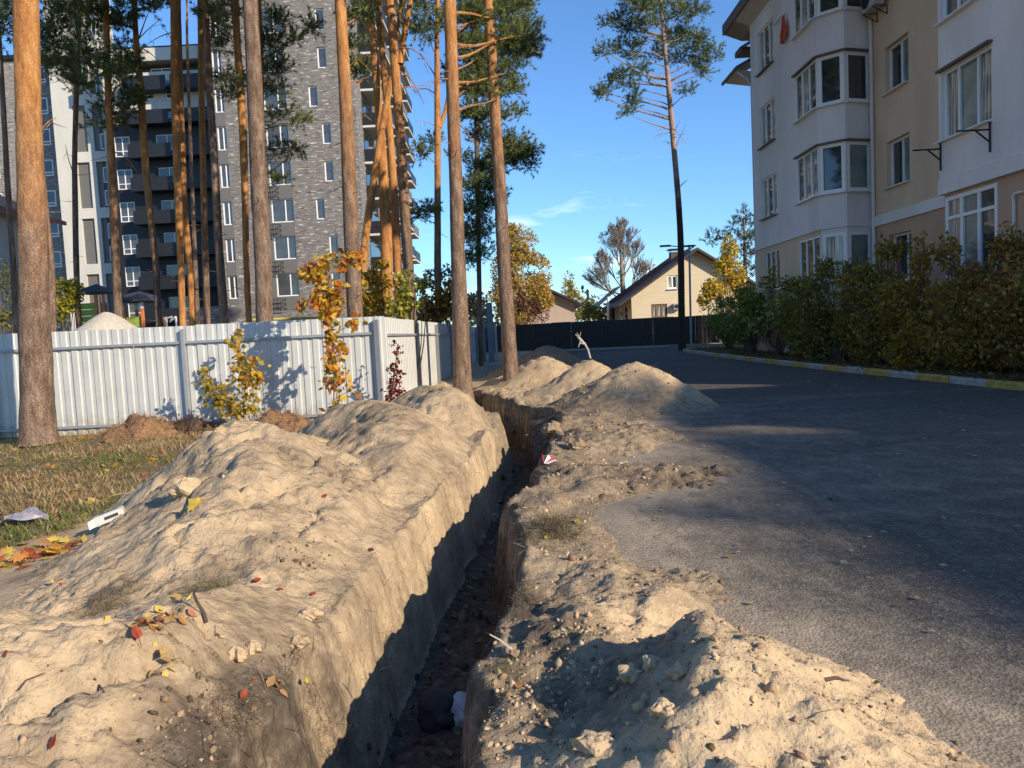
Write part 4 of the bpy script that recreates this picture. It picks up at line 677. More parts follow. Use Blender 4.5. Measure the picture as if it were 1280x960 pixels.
# bare tree
t = thing('bare_tree', 'tall leafless tree with round mistletoe clumps left of the cream gabled house', 'tree', P(780, 400, 66)*[1, 1, 0]); b0 = wloc(t); br = MB(); tw = MB(); bc = plain('grey_bark', (.21, .18, .15), .9)
V, F = trunk_mesh([b0, P(780, 385, 66), P(778, 350, 66), P(776, 315, 66), P(775, 285, 66)], [.34, .28, .2, .12, .04], 8); obj('trunk', mesh(V-b0, F, 'trunk', smooth=True, mats=[bc]), t)
def grow(a, d, l, r, lev):
    e = a+d*l; r = max(r, .014); (br if lev < 2 else tw).tube([a, a+d*l*.5+np.array([rnd.uniform(-.1, .1)*l, 0, .03*l]), e], [r, r*.8, r*.6], bc, 5 if lev < 2 else 3, False)
    if lev == 5: return
    for i in range(3 if lev else 5):
        nd = d+np.array([rnd.uniform(-.5, .5), rnd.uniform(-.4, .4), rnd.uniform(-.05, .5)]); nd /= np.linalg.norm(nd); grow(a+(e-a)*rnd.uniform(.45, 1), nd, l*rnd.uniform(.6, .8), r*.6, lev+1)
for x, y, ex, ey, l in [(780, 380, -.75, .7, 3.4), (780, 375, .6, .8, 3.), (779, 362, -.6, .85, 2.8), (779, 350, .55, .9, 2.6), (778, 345, -.35, 1, 2.6), (777, 330, .3, 1, 2.2), (776, 318, -.2, 1, 2.), (778, 355, .15, 1, 2.9), (776, 305, .25, 1, 1.6), (780, 370, -.9, .35, 2.9), (779, 365, .85, .45, 2.6)]:
    d = np.array([ex, rnd.uniform(-.4, .4), ey]); d /= np.linalg.norm(d); grow(P(x, y, 66), d, l*.60, .075, 0)
tag(br.build('branches', t), kind='stuff'); tag(tw.build('twigs', t), kind='stuff')
for x, y, r in [(756, 296, 3.2), (750, 321, 3.2), (759, 326, 3), (776, 345, 2.6), (782, 292, 2.2)]:
    V, F, c = clump(P(x, y, 66), r*66/960, TUFTFF, 160, .95, [(.10, .15, .05), (.14, .19, .07)], dsize=.8); o = obj('mistletoe', mesh(V-P(x, y, 66), F, 'mistletoe', cols=c, mats=[M_NEED]), t, P(x, y, 66)-b0); o['kind'] = 'stuff'
# far-off wood
pts = []
for i in range(46):
    x = -120+i*7+rnd.uniform(-2, 2); pts.append((x, 170+rnd.uniform(-15, 15), rnd.uniform(2, 5), rnd.uniform(4, 6), 4, rnd.uniform(2.5, 4.5)))
n_ = 160; ps = []
for b in pts: p = RNG.normal(size=(n_, 3)); p /= np.linalg.norm(p, axis=1)[:, None]; ps.append(p*np.array(b[3:6])*(.5+.5*RNG.random((n_, 1)))+np.array(b[:3]))
ps = np.concatenate(ps); ps = ps[ps[:, 2] > 0]; V, F = insts(*LEAF, ps, rots(len(ps)), RNG.uniform(.8, 1.6, len(ps)))
tag(obj('distant_wood', mesh(V, F, 'wood', cols=np.repeat(pal(len(ps), [(.08, .10, .05), (.14, .13, .06), (.22, .18, .08), (.06, .08, .05)]), 7, 0), mats=[M_LEAF])), 'dim belt of far trees low on the horizon behind the houses', 'trees', None, 'stuff')
# ------------------------------------------------------------------ dark far fence
df = thing('dark_fence', 'long dark brown metal fence across the end of the road', 'fence', (3, 44.5, 0)); M_DF = plain('dark_brown_sheet', (.022, .015, .016), .5, .2, .2, 3)
a = np.array([-9., 47.2]); b = np.array([14.5, 41.3]); L_ = np.linalg.norm(b-a); u = (b-a)/L_; k = int(L_/1.15)
for i in range(k):
    p = a+u*(L_*i/k); q = a+u*(L_*(i+1)/k-.002); z = 1.66+rnd.uniform(-.01, .01); V, F = sheet(p, q, .05, z, .05, z, .23); MB().add(V, F, M_DF).build('panel', df, (*((p+q)/2), 0))
for i in range(0, k, 2): p = a+u*(L_*i/k)+np.array([0, .10]); MB().bx(p[0]-.03, p[0]+.03, p[1]-.03, p[1]+.03, 0, 1.62, M_DF).build('post', df, (*p, 0))
ck = MB(); ck.prism([(a[0], a[1]-.12, -.05), (a[0], a[1]-.28, -.05), (a[0], a[1]-.28, .12), (a[0], a[1]-.12, .12)], (b[0]-a[0], b[1]-a[1], 0), M_KG); tag(ck.build('kerb', None, (3, 44.2, 0)), kind='structure')
# ------------------------------------------------------------------ walls with holes, windows
def wall(mb, O, u, W_, z0, z1, holes, mat, n, th=.3, rev=None):
    """wall face from O along u; holes (s0, s1, z0, z1); n outward normal; reveals go inwards"""
    O = np.array(O, float); u = np.array(u, float); n = np.array(n, float); S = sorted({0, W_}|{h[i] for h in holes for i in (0, 1)}); Z = sorted({z0, z1}|{h[i] for h in holes for i in (2, 3)})
    pt = lambda s, z, d=0: O+u*s+np.array([0, 0, z])-n*d
    for i in range(len(S)-1):
        for j in range(len(Z)-1):
            cs, cz = (S[i]+S[i+1])/2, (Z[j]+Z[j+1])/2
            if any(h[0] < cs < h[1] and h[2] < cz < h[3] for h in holes): continue
            mb.add([pt(S[i], Z[j]), pt(S[i+1], Z[j]), pt(S[i+1], Z[j+1]), pt(S[i], Z[j+1])], [(0, 1, 2, 3)], mat)
    for s0, s1, a, b in holes:
        r = [(s0, a), (s1, a), (s1, b), (s0, b)]
        for q in range(4): x, y = r[q], r[(q+1) % 4]; mb.add([pt(*x), pt(*y), pt(*y, th), pt(*x, th)], [(0, 1, 2, 3)], rev or mat)
def window(par, O, u, n, s0, s1, z0, z1, cols=2, d=.12, fw=.06, glass=None, frame=None, sill=True, trans=None, sillmat=None, widths=None, head=None):
    O = np.array(O, float); u = np.array(u, float); n = np.array(n, float); up = np.array([0, 0, 1.]); fr = frame or M_PVC; ax = [u, n, up]
    c = lambda s, z, dd=d: O+u*s+up*z-n*dd
    mb = MB(); W_ = s1-s0; H = z1-z0; mb.box(c((s0+s1)/2, z0+fw/2), (W_, .07, fw), fr, ax); mb.box(c((s0+s1)/2, z1-fw/2), (W_, .07, fw), fr, ax)
    ed = [s0+fw/2]+([s0+W_*x for x in widths] if widths else [s0+W_*i/cols for i in range(1, cols)])+[s1-fw/2]
    for e in ed: mb.box(c(e, (z0+z1)/2), (fw, .07, H-2*fw), fr, ax)
    if trans:
        for i in range(len(ed)-1): mb.box(c((ed[i]+ed[i+1])/2, z0+trans), (ed[i+1]-ed[i]-fw, .06, fw*.8), fr, ax)
    w = mb.build('window', par, tuple(c((s0+s1)/2, z0)))
    for i in range(len(ed)-1):
        a, b = ed[i]+fw/2, ed[i+1]-fw/2; g = glass[i % len(glass)] if isinstance(glass, (list, tuple)) else (glass or M_GL)
        MB().box(c((a+b)/2, (z0+z1)/2, d+.015), (b-a, .012, H-2*fw), g, ax).build('pane', w, tuple(c((a+b)/2, (z0+z1)/2, d+.015)))
    if sill: MB().box(c((s0+s1)/2, z0-.025, -.03), (W_+.08, .22 if not sillmat else .2, .03), sillmat or fr, ax).build('sill', w, tuple(c((s0+s1)/2, z0, 0)))
    if head: MB().box(c((s0+s1)/2, z1+.03, -.05), (W_+.1, .12, .05), head, ax).build('trim', w, tuple(c((s0+s1)/2, z1, 0)))
    return w
# ------------------------------------------------------------------ right apartment building
ab = thing('apartment_building', 'white and tan apartment building with faceted bays on the right, in shade', 'building', (14, 20, 0))
G3 = [M_GL, M_GLC, M_GL]; Z2, Z3, Z4 = (5.0, 6.45), (7.6, 9.05), (10.25, 11.75); Z1 = (2.35, 3.8)
wmb = MB()
# near white wing
hol = [(.1, 1.95, *z) for z in ((5.17, 6.7), (7.78, 9.3), (10.4, 11.9))]+[(4.2, 6.0, *z) for z in ((5.17, 6.7), (7.78, 9.3), (10.4, 11.9))]
O = (10, 18.05, 0); u = (0, -1, 0); n = (-1, 0, 0); wall(wmb, O, u, 6.65, 3.97, 12.85, hol, M_WHITE_ST, n)
for i, h in enumerate(hol): window(ab, O, u, n, *h, cols=3, glass=[M_GLC, M_GLG, M_GLC] if i == 0 else [M_GL, M_GLC, M_GL], head=M_TIN if i < 3 else None, widths=(.30, .68))
wmb.add([(10, 18.05, 3.97), (11, 18.05, 3.97), (11, 18.05, 12.85), (10, 18.05, 12.85)], [(0, 1, 2, 3)], M_WHITE_ST); wmb.add([(10, 18.05, 3.97), (10, 11.4, 3.97), (10.2, 11.4, 3.97), (10.2, 18.05, 3.97)], [(0, 1, 2, 3)], M_WHITE_ST)
wmb.add([(9.97, 18.08, 3.97), (9.97, 11.4, 3.97), (9.97, 11.4, 4.30), (9.97, 18.08, 4.30)], [(0, 1, 2, 3)], M_WHITE_ST); wmb.add([(9.97, 18.08, 4.3), (9.97, 11.4, 4.3), (10.0, 11.4, 4.32), (10., 18.08, 4.32)], [(0, 1, 2, 3)], M_WHITE_ST); wmb.add([(9.97, 18.08, 3.97), (9.97, 11.4, 3.97), (10.2, 11.4, 3.965), (10.2, 18.08, 3.965)], [(0, 1, 2, 3)], M_WHITE_ST)
O = (10.12, 18.05, 0); h = (.05, 1.95, 2.0, 3.9); wall(wmb, O, u, 6.65, 0, 3.966, [h, (4.2, 6., 2.0, 3.6)], M_TAND, n); window(ab, O, u, n, *h, cols=3, d=.02, fw=.09, glass=[M_GLC, M_GLG, M_GL], trans=1.42, sill=False); window(ab, O, u, n, 4.2, 6., 2., 3.6, cols=2)
wmb.add([(10.12, 18.05, 0), (11, 18.05, 0), (11, 18.05, 3.97), (10.12, 18.05, 3.97)], [(0, 1, 2, 3)], M_TAND)
wmb.add([(10., 11.4, 0), (24, 11.4, 0), (24, 11.4, 12.85), (10., 11.4, 12.85)], [(0, 1, 2, 3)], M_WHITE_ST)
# tan wall
O = (11, 23.47, 0); hol = [(.87, 2.17, 4.9, 6.2), (.87, 2.17, 7.55, 8.85), (.87, 2.17, 10.2, 11.5)]; wall(wmb, O, u, 5.42, 4.2, 12.85, hol, M_TAN, n)
for h in hol: window(ab, O, u, n, *h, cols=2, d=.18, widths=(.5,), glass=[M_GL, M_GLG], sillmat=M_WHITE_ST)
wall(wmb, O, u, 5.42, 0, 3.9, [(.95, 2.2, 2.2, 3.55)], M_TAND, n); window(ab, O, u, n, .95, 2.2, 2.2, 3.55, cols=2, d=.18, widths=(.62,), glass=[M_GL, M_GL])
MB().box((11.0, 20.76, 4.05), (.14, 5.42, .3), M_WHITE_ST).build('ledge', ab, (11, 20.76, 4.05))
# faceted wing
O = (9.5, 30.0, 0); cols_ = [(.9, 2.55), (4.5, 6.22)]; hol = [(a, b, *z) for a, b in cols_ for z in (Z2, Z3, Z4)]; wall(wmb, O, u, 6.25, 3.95, 12.85, hol, M_WHITE_ST, n)
for k, h in enumerate(hol):
    if k < 3: window(ab, O, u, n, *h, cols=3, glass=[M_GLC, M_GL, M_GLC], d=.08, sillmat=M_TIN, trans=.0 or None)
    else: window(ab, O, u, n, *h, cols=3, d=.04, glass=[M_GL, M_GLC, M_GLC] if k == 3 else G3, head=M_TIN, fw=.07)
O2 = (9.56, 30.0, 0); wall(wmb, O2, u, 6.2, 0, 3.95, [(.9, 2.5, *Z1), (4.4, 6.12, *Z1)], M_TAN, n); window(ab, O2, u, n, .9, 2.5, *Z1, cols=3, d=.08); window(ab, O2, u, n, 4.4, 6.12, *Z1, cols=3, d=.04)
def facet(p, q, zs, low=False):
    p = np.array([*p, 0.]); q = np.array([*q, 0.]); Lf = np.linalg.norm(q-p); uu = (q-p)/Lf; nn = np.array([uu[1], -uu[0], 0]);
    if nn[1] > 0: nn = -nn
    hol = [(.04, Lf-.04, *z) for z in zs]; wall(wmb, p, uu, Lf, 0 if low else 3.95, 3.95 if low else 12.85, hol, M_WHITE_ST, nn, th=.2)
    for i, h in enumerate(hol): window(ab, p, uu, nn, *h, cols=1, d=.04, fw=.10, glass=[M_GLG] if (Lf > .9 and i == 0) else [M_GLC if low else M_GL], head=M_TIN if not low else None)
facet((9.5, 23.75), (10.1, 23.2), (Z2, Z3, Z4)); facet((10.1, 23.2), (11., 23.47), (Z2, Z3, Z4)); facet((9.56, 23.8), (10.12, 23.25), (Z1,), True); facet((10.12, 23.25), (11., 23.5), (Z1,), True)
wmb.add([(9.5, 30, 3.95), (9.5, 23.75, 3.95), (10.1, 23.2, 3.95), (11, 23.47, 3.95), (11, 30, 3.95)], [(0, 1, 2, 3, 4)], M_WHITE_ST)
wmb.add([(9.5, 30, 0), (24, 30, 0), (24, 30, 12.85), (9.5, 30, 12.85)], [(0, 1, 2, 3)], M_WHITE_ST)
wmb.add([(24, 11.4, 0), (24, 30, 0), (24, 30, 12.85), (24, 11.4, 12.85)], [(0, 1, 2, 3)], M_TAN)
tag(wmb.build('wall', ab), kind=None)
rf = MB(); M_TILE = plain('red_brown_roof_tile', (.16, .065, .045), .7, 0, .3, 14, .3)
rf.bx(8.88, 24.8, 10.4, 31.4, 12.86, 12.92, M_ROOF); rf.bx(8.86, 8.92, 10.38, 31.42, 12.60, 12.98, M_ROOF); rf.bx(8.92, 9.6, 31.36, 31.42, 12.62, 12.98, M_SOFFIT)
rf.add([(8.92, 10.5, 12.62), (8.92, 31.36, 12.62), (9.6, 31.36, 12.35), (9.6, 10.5, 12.35)], [(0, 1, 2, 3)], M_SOFFIT); rf.add([(8.92, 31.36, 12.62), (9.6, 31.36, 12.35), (9.6, 30.02, 12.35), (8.92, 30.0, 12.62)], [(0, 1, 2, 3)], M_SOFFIT)
rf.add([(8.9, 31.36, 12.6), (9.6, 31.36, 12.33), (14, 31.36, 12.33), (14, 31.36, 12.9), (8.9, 31.36, 12.9)], [(0, 1, 2, 3, 4)], M_SOFFIT)
rf.add([(8.86, 10.38, 12.98), (8.86, 31.42, 12.98), (16.8, 26, 15.6), (16.8, 16, 15.6), (24.8, 31.42, 12.98), (24.8, 10.38, 12.98)], [(0, 1, 2, 3), (1, 4, 2), (4, 5, 3, 2), (5, 0, 3)], M_TILE)
rf.build('roof', ab, (16, 20, 12.9))
for x, y, z0, z1 in ((10.93, 23.30, 0, 9.95),):
    pb = MB().tube([(x, y, z0), (x, y, z1*.5), (x, y, z1)], .055, M_PIPE, 10).build('downpipe', ab, (x, y, 0))
    for z in (2, 4.6, 7.2, 9.6): MB().tube([(x, y, z), (x, y, z+.09)], .066, M_PIPE, 10).build('collar', pb, (x, y, z))
MB().tube([(10.06, 15.5, 2.0), (10.06, 15.5, 3.42), (10.04, 15.5, 3.52), (10.04, 15.42, 3.56), (10.06, 15.2, 3.56)], .03, M_PIPE, 8).build('gas_pipe', ab, (10.06, 15.5, 2))
MB().tube([(9.55, 30.1, 0), (9.55, 30.1, 10.2), (9.45, 30.2, 10.5), (9.2, 30.6, 10.9)], .05, M_POST, 8).build('downpipe', ab, (9.4, 30, 0))
for i, (px, py0, py1, pax, pay, Y) in enumerate([(1178.5, 178, 213, 1141, 188, 17.95), (1240, 150, 190, 1196, 164, 16.12)]):
    z1 = P(px, py0, Y)[2]; z0 = P(px, py1, Y)[2]; zm = P(pax, pay, Y)[2]; x1 = P(pax, pay, Y)[0]; x = 9.97
    b = MB().tube([(x, Y, z0), (x, Y, z1)], .022, M_BRACK, 6); b.tube([(x, Y, zm), (x1, Y, zm)], .020, M_BRACK, 6); b.tube([(x, Y, zm-.25), (x-.3, Y, zm)], .018, M_BRACK, 6)
    tag(b.build('wall_bracket', None, (x, Y, zm)), ('black iron bracket on the wall corner below the glazed balcony, the left one', 'black iron bracket under the right end of the glazed balcony window')[i], 'bracket', 'iron wall brackets')
ac = thing('air_conditioner', 'grey outdoor air conditioner unit hung on the tan wall above the downpipe', 'air conditioner', (10.72, 22.75, 9.95))
M_ACW = plain('grey_plastic', (.42, .41, .40), .5); MB().bx(10.58, 10.86, 22.3, 23.12, 10.0, 10.58, M_ACW).build('casing', ac, (10.72, 22.7, 10)); MB().tube([(10.575, 22.82, 10.29), (10.55, 22.82, 10.29)], .22, M_BRACK, 16).build('fan_grille', ac)
for y in (22.4, 23.0): MB().tube([(10.98, y, 9.75), (10.98, y, 9.98), (10.55, y, 9.98), (10.98, y, 9.75)], .018, M_BRACK, 5).build('bracket', ac)
cl = thing('hanging_cloth', 'orange cloth hanging from a thin rod on the white facade', 'cloth', (9.38, 26, 9.9)); V = []; F = []
for i in range(13):
    for j in range(9):
        t = i/12; w = (.10+.22*t)*(1-.25*(j > 6)); s = (j/8-.5)*w*2; V.append((9.38+.05*math.sin(j*2.2+i*.3)*(.4+t), 26.02+s+.12*t+.04*math.sin(i*.8), 11.13-.78*t-.05*math.cos(j*1.3)*t))
for i in range(12):
    for j in range(8): F.append((i*9+j, i*9+j+1, i*9+10+j, i*9+9+j))
V = [np.array(v)+[0, .05, .08] for v in V]; MB().add(V, F, plain('orange_red_cloth', (.50, .085, .03), .8, 0, .15, 9)).build('cloth', cl); MB().tube([(9.48, 27.3, 11.38), (9.40, 26.5, 11.30), (9.38, 25.9, 11.22)], .012, M_BRACK, 5).build('rod', cl)
# second building section behind
a2 = thing('apartment_wing', 'rear wing of the white building, its tiled eave showing past the corner', 'building', (14, 36, 0))
m_ = MB(); m_.bx(10.45, 22, 30.9, 32.5, 0, 11.1, M_WHITE_ST); m_.build('wall', a2)
m_ = MB(); m_.add([(9.15, 30.7, 11.05), (9.15, 32.5, 11.05), (13, 32.5, 13.0), (13, 30.7, 13.0), (9.15, 30.7, 11.17), (9.15, 32.5, 11.17), (13, 32.5, 13.14), (13, 30.7, 13.14)], [(0, 3, 2, 1), (4, 5, 6, 7), (0, 1, 5, 4), (3, 0, 4, 7)], M_TILE); m_.add([(9.2, 30.75, 11.05), (9.2, 32.45, 11.05), (10.5, 32.45, 10.85), (10.5, 30.75, 10.85)], [(0, 1, 2, 3)], M_SOFFIT)
m_.bx(9.08, 9.16, 30.6, 32.55, 11.0, 11.1, M_ROOF); m_.bx(9.65, 10.5, 31.6, 32.5, 12.05, 12.2, M_ROOF); m_.add([(9.6, 31.6, 12.2), (9.6, 32.5, 12.2), (11, 32.5, 13.), (11, 31.6, 13.)], [(0, 1, 2, 3)], M_TILE); m_.build('roof', a2)
# unseen pines added beyond the blocks: their tops break the edge of the shade
for i, (x, y, zc, lb) in enumerate([(33, -25.5, 9.8, 'pine behind the long apartment block, farthest back'), (33.5, -21.5, 10.4, 'pine behind the long apartment block, second from the back'), (33, -18, 9.6, 'pine behind the long apartment block near its end'), (33.6, -14, 10., 'pine rising behind the gap between the apartment blocks')]):
    t = thing('pine_tree', lb, 'pine tree', (x, y, 0), 'pines on the right side of the road'); V, F = trunk_mesh([(x, y, -.1), (x+.2, y, zc), (x+.1, y+.1, zc+8.4)], [.2, .15, .04], 10); obj('trunk', mesh(V-np.array([x, y, 0]), F, 'trunk', smooth=True, mats=[BARK['mid']]), t)
    for n_, me in zip(('crown', 'crown_branches'), generic_crown(i % 2)): o = obj(n_, me, t, (.2, 0, zc)); o['kind'] = 'stuff'; o.rotation_euler = (0, 0, i*1.3)
# off to the right behind the viewer: unseen blocks added, sized and gapped to shade the road
for i, (y0, y1, lb) in enumerate([(-5.5, -.8, 'plain tan apartment block standing back beyond the right side of the road'), (-34, -7.2, 'long tan apartment block farther back along the right side of the road')]):
    t = thing('shade_block', lb, 'building', (26, (y0+y1)/2, 0), 'apartment blocks behind the viewer'); m_ = MB(); hol = [(s, s+1.4, z, z+1.4) for z in (1.5, 4.1, 6.7, 9.2) for s in np.arange(1, y1-y0-2, 3.)]
    m_.bx(21.05, 31, y0, y1, 0, 11.2, M_TAN); wall(m_, (21, y1, 0), (0, -1, 0), y1-y0, 0, 11.3, [], M_TAN, (-1, 0, 0)); m_.build('wall', t)
    for h in hol: MB().box((20.98, y1-(h[0]+h[1])/2, (h[2]+h[3])/2), (.08, 1.4, 1.4), M_GL).build('window', t, (20.98, y1-h[0], h[2]))
    MB().add([(20.6, y0-.4, 11.3), (20.6, y1+.4, 11.3), (26, y1-2, 12.9), (26, y0+2, 12.9), (31.4, y1+.4, 11.3), (31.4, y0-.4, 11.3)], [(0, 1, 2, 3), (1, 4, 2), (4, 5, 3, 2), (5, 0, 3), (0, 5, 4, 1)], M_TILE).build('roof', t)
# ------------------------------------------------------------------ brick tower far left
M_BR = brickmat('mottled_grey_brick', (.155, .14, .13), (.22, .20, .185), (.15, .135, .125), 1., 0, .46, .125, (.48, .44, .39)); M_BRL = brickmat('dark_grey_brick', (.20, .18, .165), (.27, .24, .22), (.19, .17, .16), 1., 0, .6, .19, (.42, .39, .36))
M_PALE = stucco('pale_cladding', (.56, .54, .49), .10); M_GREY = plain('grey_panel', (.145, .135, .125), .55, .1, .06, 2); M_DARKC = plain('dark_cladding', (.014, .014, .016), .5, .1, .12, 2); M_BALC = plain('dark_balcony_metal', (.02, .021, .025), .45, .3, .15, 3)
M_TG = glassmat('tower_glass', (.075, .075, .07), .12)
tw_ = thing('apartment_tower', 'tall mottled grey brick apartment tower behind the pines', 'tower', (-18, 66, 0)); YT = 64.
xl = P(288, 430, YT)[0]; xr = P(463, 430, YT)[0]; O = (xl, YT, 0); u = (1, 0, 0); n = (0, -1, 0)
X = lambda px, py, Y=YT: P(px, py, Y)[0]; zt = P(345, 371, YT)[2]; FL = 3.03
c1 = (X(280, 370)-xl, X(298, 370)-xl); c2 = (X(346, 360)-xl, X(374, 360)-xl); c3 = (X(412, 310)-xl, X(423, 310)-xl); hol = []; 
for k in range(-1, 12):
    z = zt+FL*k
    if k >= 0: hol += [(max(.2, c1[0]), c1[1], z, z+1.9), (*c2, z, z+1.9), (c3[0]-(.9 if k % 3 == 2 else 0), c3[1]-(.9 if k % 3 == 2 else 0), z+.1, z+1.75)]
HT = zt+FL*12+1.5; m_ = MB(); wall(m_, O, u, xr-xl, -.2, HT, hol, M_BR, n, .3)
YB = 96.; m_.add([(xl, YT, -.2), (xl, YB, -.2), (xl, YB, HT), (xl, YT, HT)], [(0, 1, 2, 3)], M_DARKC); m_.add([(xr-.0, YT, -.2), (xr, YB, -.2), (xr, YB, HT), (xr, YT, HT)], [(0, 1, 2, 3)], M_BR); m_.add([(xl, YT, HT), (xr, YT, HT), (xr, YB, HT), (xl, YB, HT)], [(0, 1, 2, 3)], M_GREY); m_.build('wall', tw_)
for i, h in enumerate(hol): window(tw_, O, u, n, *h, cols=2 if i % 3 != 2 else 1, d=.15, fw=.09, glass=M_TG, widths=(.62,) if i % 3 != 2 else None, sill=False)
for k in range(0, 12):                                       # grey spandrel panels between the windows, balcony baskets
    z = zt+FL*k
    for cc, w0 in ((c1, 0), (c2, 0)):
        MB().bx(xl+max(.2, cc[0]), xl+cc[1], YT-.03, YT-.005, z-1.13, z-.02, M_GREY).build('spandrel_panel', tw_, (xl+cc[0], YT, z-.5))
    MB().bx(xl+c2[0]-.9, xl+c2[0]-.04, YT-.03, YT-.005, z-1.1, z+1.95, M_GREY).build('spandrel_panel', tw_, (xl+c2[0]-.5, YT, z))
    b = MB(); x0, x1 = xl+c2[0]-.4, xl+c2[0]+.75
    for q in range(7): b.bx(x0+(x1-x0)*q/6-.015, x0+(x1-x0)*q/6+.015, YT-.48, YT-.45, z-1.05, z-.25, M_BRACK)
    for zz in (z-1.05, z-.65, z-.25): b.bx(x0, x1, YT-.5, YT-.45, zz, zz+.04, M_BRACK); b.bx(x0, x0+.04, YT-.5, YT-.03, zz, zz+.04, M_BRACK); b.bx(x1-.04, x1, YT-.5, YT-.03, zz, zz+.04, M_BRACK)
    b.build('unit_basket', tw_, (x0, YT, z-1))
# balconies along the side facing the road
for k in range(0, 13):
    z = zt+FL*k-1.0
    for j, (ya, yb) in enumerate(((66.5, 71), (74, 79), (82, 88), (90.5, 95))):
        dx = 1.25-.25*(j % 2); b = MB(); b.bx(xr+.01, xr+dx, ya, yb, z-.12, z+.06, M_PALE); b.bx(xr+dx-.06, xr+dx, ya, yb, z+.06, z+1.1, M_BALC if (k+j) % 3 else M_GREY); b.bx(xr+.01, xr+dx-.06, ya, ya+.06, z+.06, z+1.1, M_BALC); b.bx(xr+.01, xr+dx-.06, yb-.06, yb, z+.06, z+1.1, M_BALC)
        bb = b.build('balcony', tw_, (xr, ya, z)); MB().bx(xr+.008, xr+.05, ya+.2, yb-.2, z+.06, z+2.5, M_GL).build('glazing', bb, (xr, ya, z))
# dark recess and pale wings to the left of the tower
dw = thing('dark_apartment_block', 'dark recessed apartment block with black balconies between tower and pale facade', 'building', (-30, 72, 0)); YD = 71.
x0 = X(157, 430, YD); x1 = xl-.02; O = (x0, YD, 0); HD = P(200, 62, YD)[2]; hol = []; wx = X(178, 330, YD)-x0
for k in range(9): z = 1.2+k*2.93; hol += [(.5, 1.9, z, z+1.8), (4.3, 6.3, z, z+1.8)]
m_ = MB(); wall(m_, O, u, x1-x0, -.2, HD-1.7, hol, M_DARKC, n, .25); wall(m_, (x0, YD-.25, 0), u, x1-x0, HD-5.3, HD-2.0, [(2.6, 4.6, HD-4.4, HD-2.7), (5.6, 7.2, HD-4.4, HD-2.7)], M_PALE, n, .2); m_.add([(x0, YD-.25, HD-5.3), (x1, YD-.25, HD-5.3), (x1, YD, HD-5.3), (x0, YD, HD-5.3)], [(0, 1, 2, 3)], M_PALE)
m_.bx(x0, x1, YD+.3, YD+12, 0, HD-2, M_DARKC); m_.build('wall', dw)
for h in hol: window(dw, O, u, n, *h, cols=2, d=.1, fw=.08, glass=M_TG, sill=False, trans=.5)
for h in ((2.6, 4.6, HD-4.4, HD-2.7), (5.6, 7.2, HD-4.4, HD-2.7)): window(dw, (x0, YD-.25, 0), u, n, *h, cols=2, d=.08, fw=.09, glass=M_TG, sill=False, trans=.4)
MB().bx(x0-.3, x1, YD-1.2, YD+12, HD-1.35, HD-.25, M_PALE).build('roof_slab', dw, (x0, YD, HD)); MB().bx(x0, x1, YD-.9, YD+10, HD-.25, HD, M_BALC).build('parapet', dw, (x0, YD, HD))
for k in range(9):
    z = 1.0+k*2.93
    for a, b_ in ((2.4, 6.2), (6.6, x1-x0-.05)):
        b = MB(); b.bx(x0+a, x0+b_, YD-1.5, YD-.26, z-.3, z-.12, M_DARKC); b.bx(x0+a, x0+b_, YD-1.5, YD-1.45, z-.12, z+.9, M_BALC); b.bx(x0+a, x0+a+.05, YD-1.45, YD-.26, z-.12, z+.9, M_BALC); b.build('balcony', dw, (x0+a, YD, z))
wp = thing('pale_apartment_block', 'pale apartment block with tall grey panels framed by white piers', 'building', (-40, 74, 0)); YW = 73.5
xa = X(95, 430, YW)-.3; xb = X(173, 430, YW); HW = P(110, 78, YW)[2]; O = (xa, YW, 0); zp0, zp1 = P(115, 330, YW)[2], P(115, 273, YW)[2]; pd = P(115, 260, YW)[2]-P(115, 330, YW)[2]
ca = [(X(104, 300, YW)-xa, X(120, 300, YW)-xa), (X(128, 300, YW)-xa, X(141, 300, YW)-xa)]; hol = []
for k in range(-1, 5):
    for a, b in ca: hol.append((a, b, max(.1, zp0+k*pd), zp1+k*pd))
hol.append((X(146, 300, YW)-xa, X(152, 300, YW)-xa, 0.1, HW-4)); m_ = MB(); wall(m_, O, u, xb-xa, -.2, HW, hol, M_PALE, n, .35); m_.bx(xa, xb, YW+.4, YW+10, 0, HW-.05, M_GREY); m_.add([(xb, YW, 0), (xb, YW+8, 0), (xb, YW+8, HW), (xb, YW, HW)], [(0, 1, 2, 3)], M_DARKC); m_.build('wall', wp)
for i, h in enumerate(hol):
    c = ((h[0]+h[1])/2+xa, YW+.26, (h[2]+h[3])/2)
    if i < len(hol)-1 and i % 2 == 0 or i == 1: MB().box(c, (h[1]-h[0], .04, h[3]-h[2]), M_GREY).build('grey_panel', wp, c)
    elif i < len(hol)-1:
        MB().bx(h[0]+xa, h[0]+xa+(h[1]-h[0])*.5, YW+.24, YW+.28, h[2], h[3], M_GREY).build('grey_panel', wp, c)
        for q in range(2): window(wp, O, u, n, h[0]+(h[1]-h[0])*.5+.01, h[1], h[2]+q*(h[3]-h[2])/2+.2, h[2]+(q+1)*(h[3]-h[2])/2-.5, cols=1, d=.24, fw=.07, glass=M_TG, sill=False)
    else: MB().box(c, (h[1]-h[0], .04, h[3]-h[2]), M_DARKC).build('grey_panel', wp, c)
MB().bx(xa-.2, xb+.1, YW-.3, YW+10, HW, HW+.5, M_BALC).build('roof', wp, (xa, YW, HW))
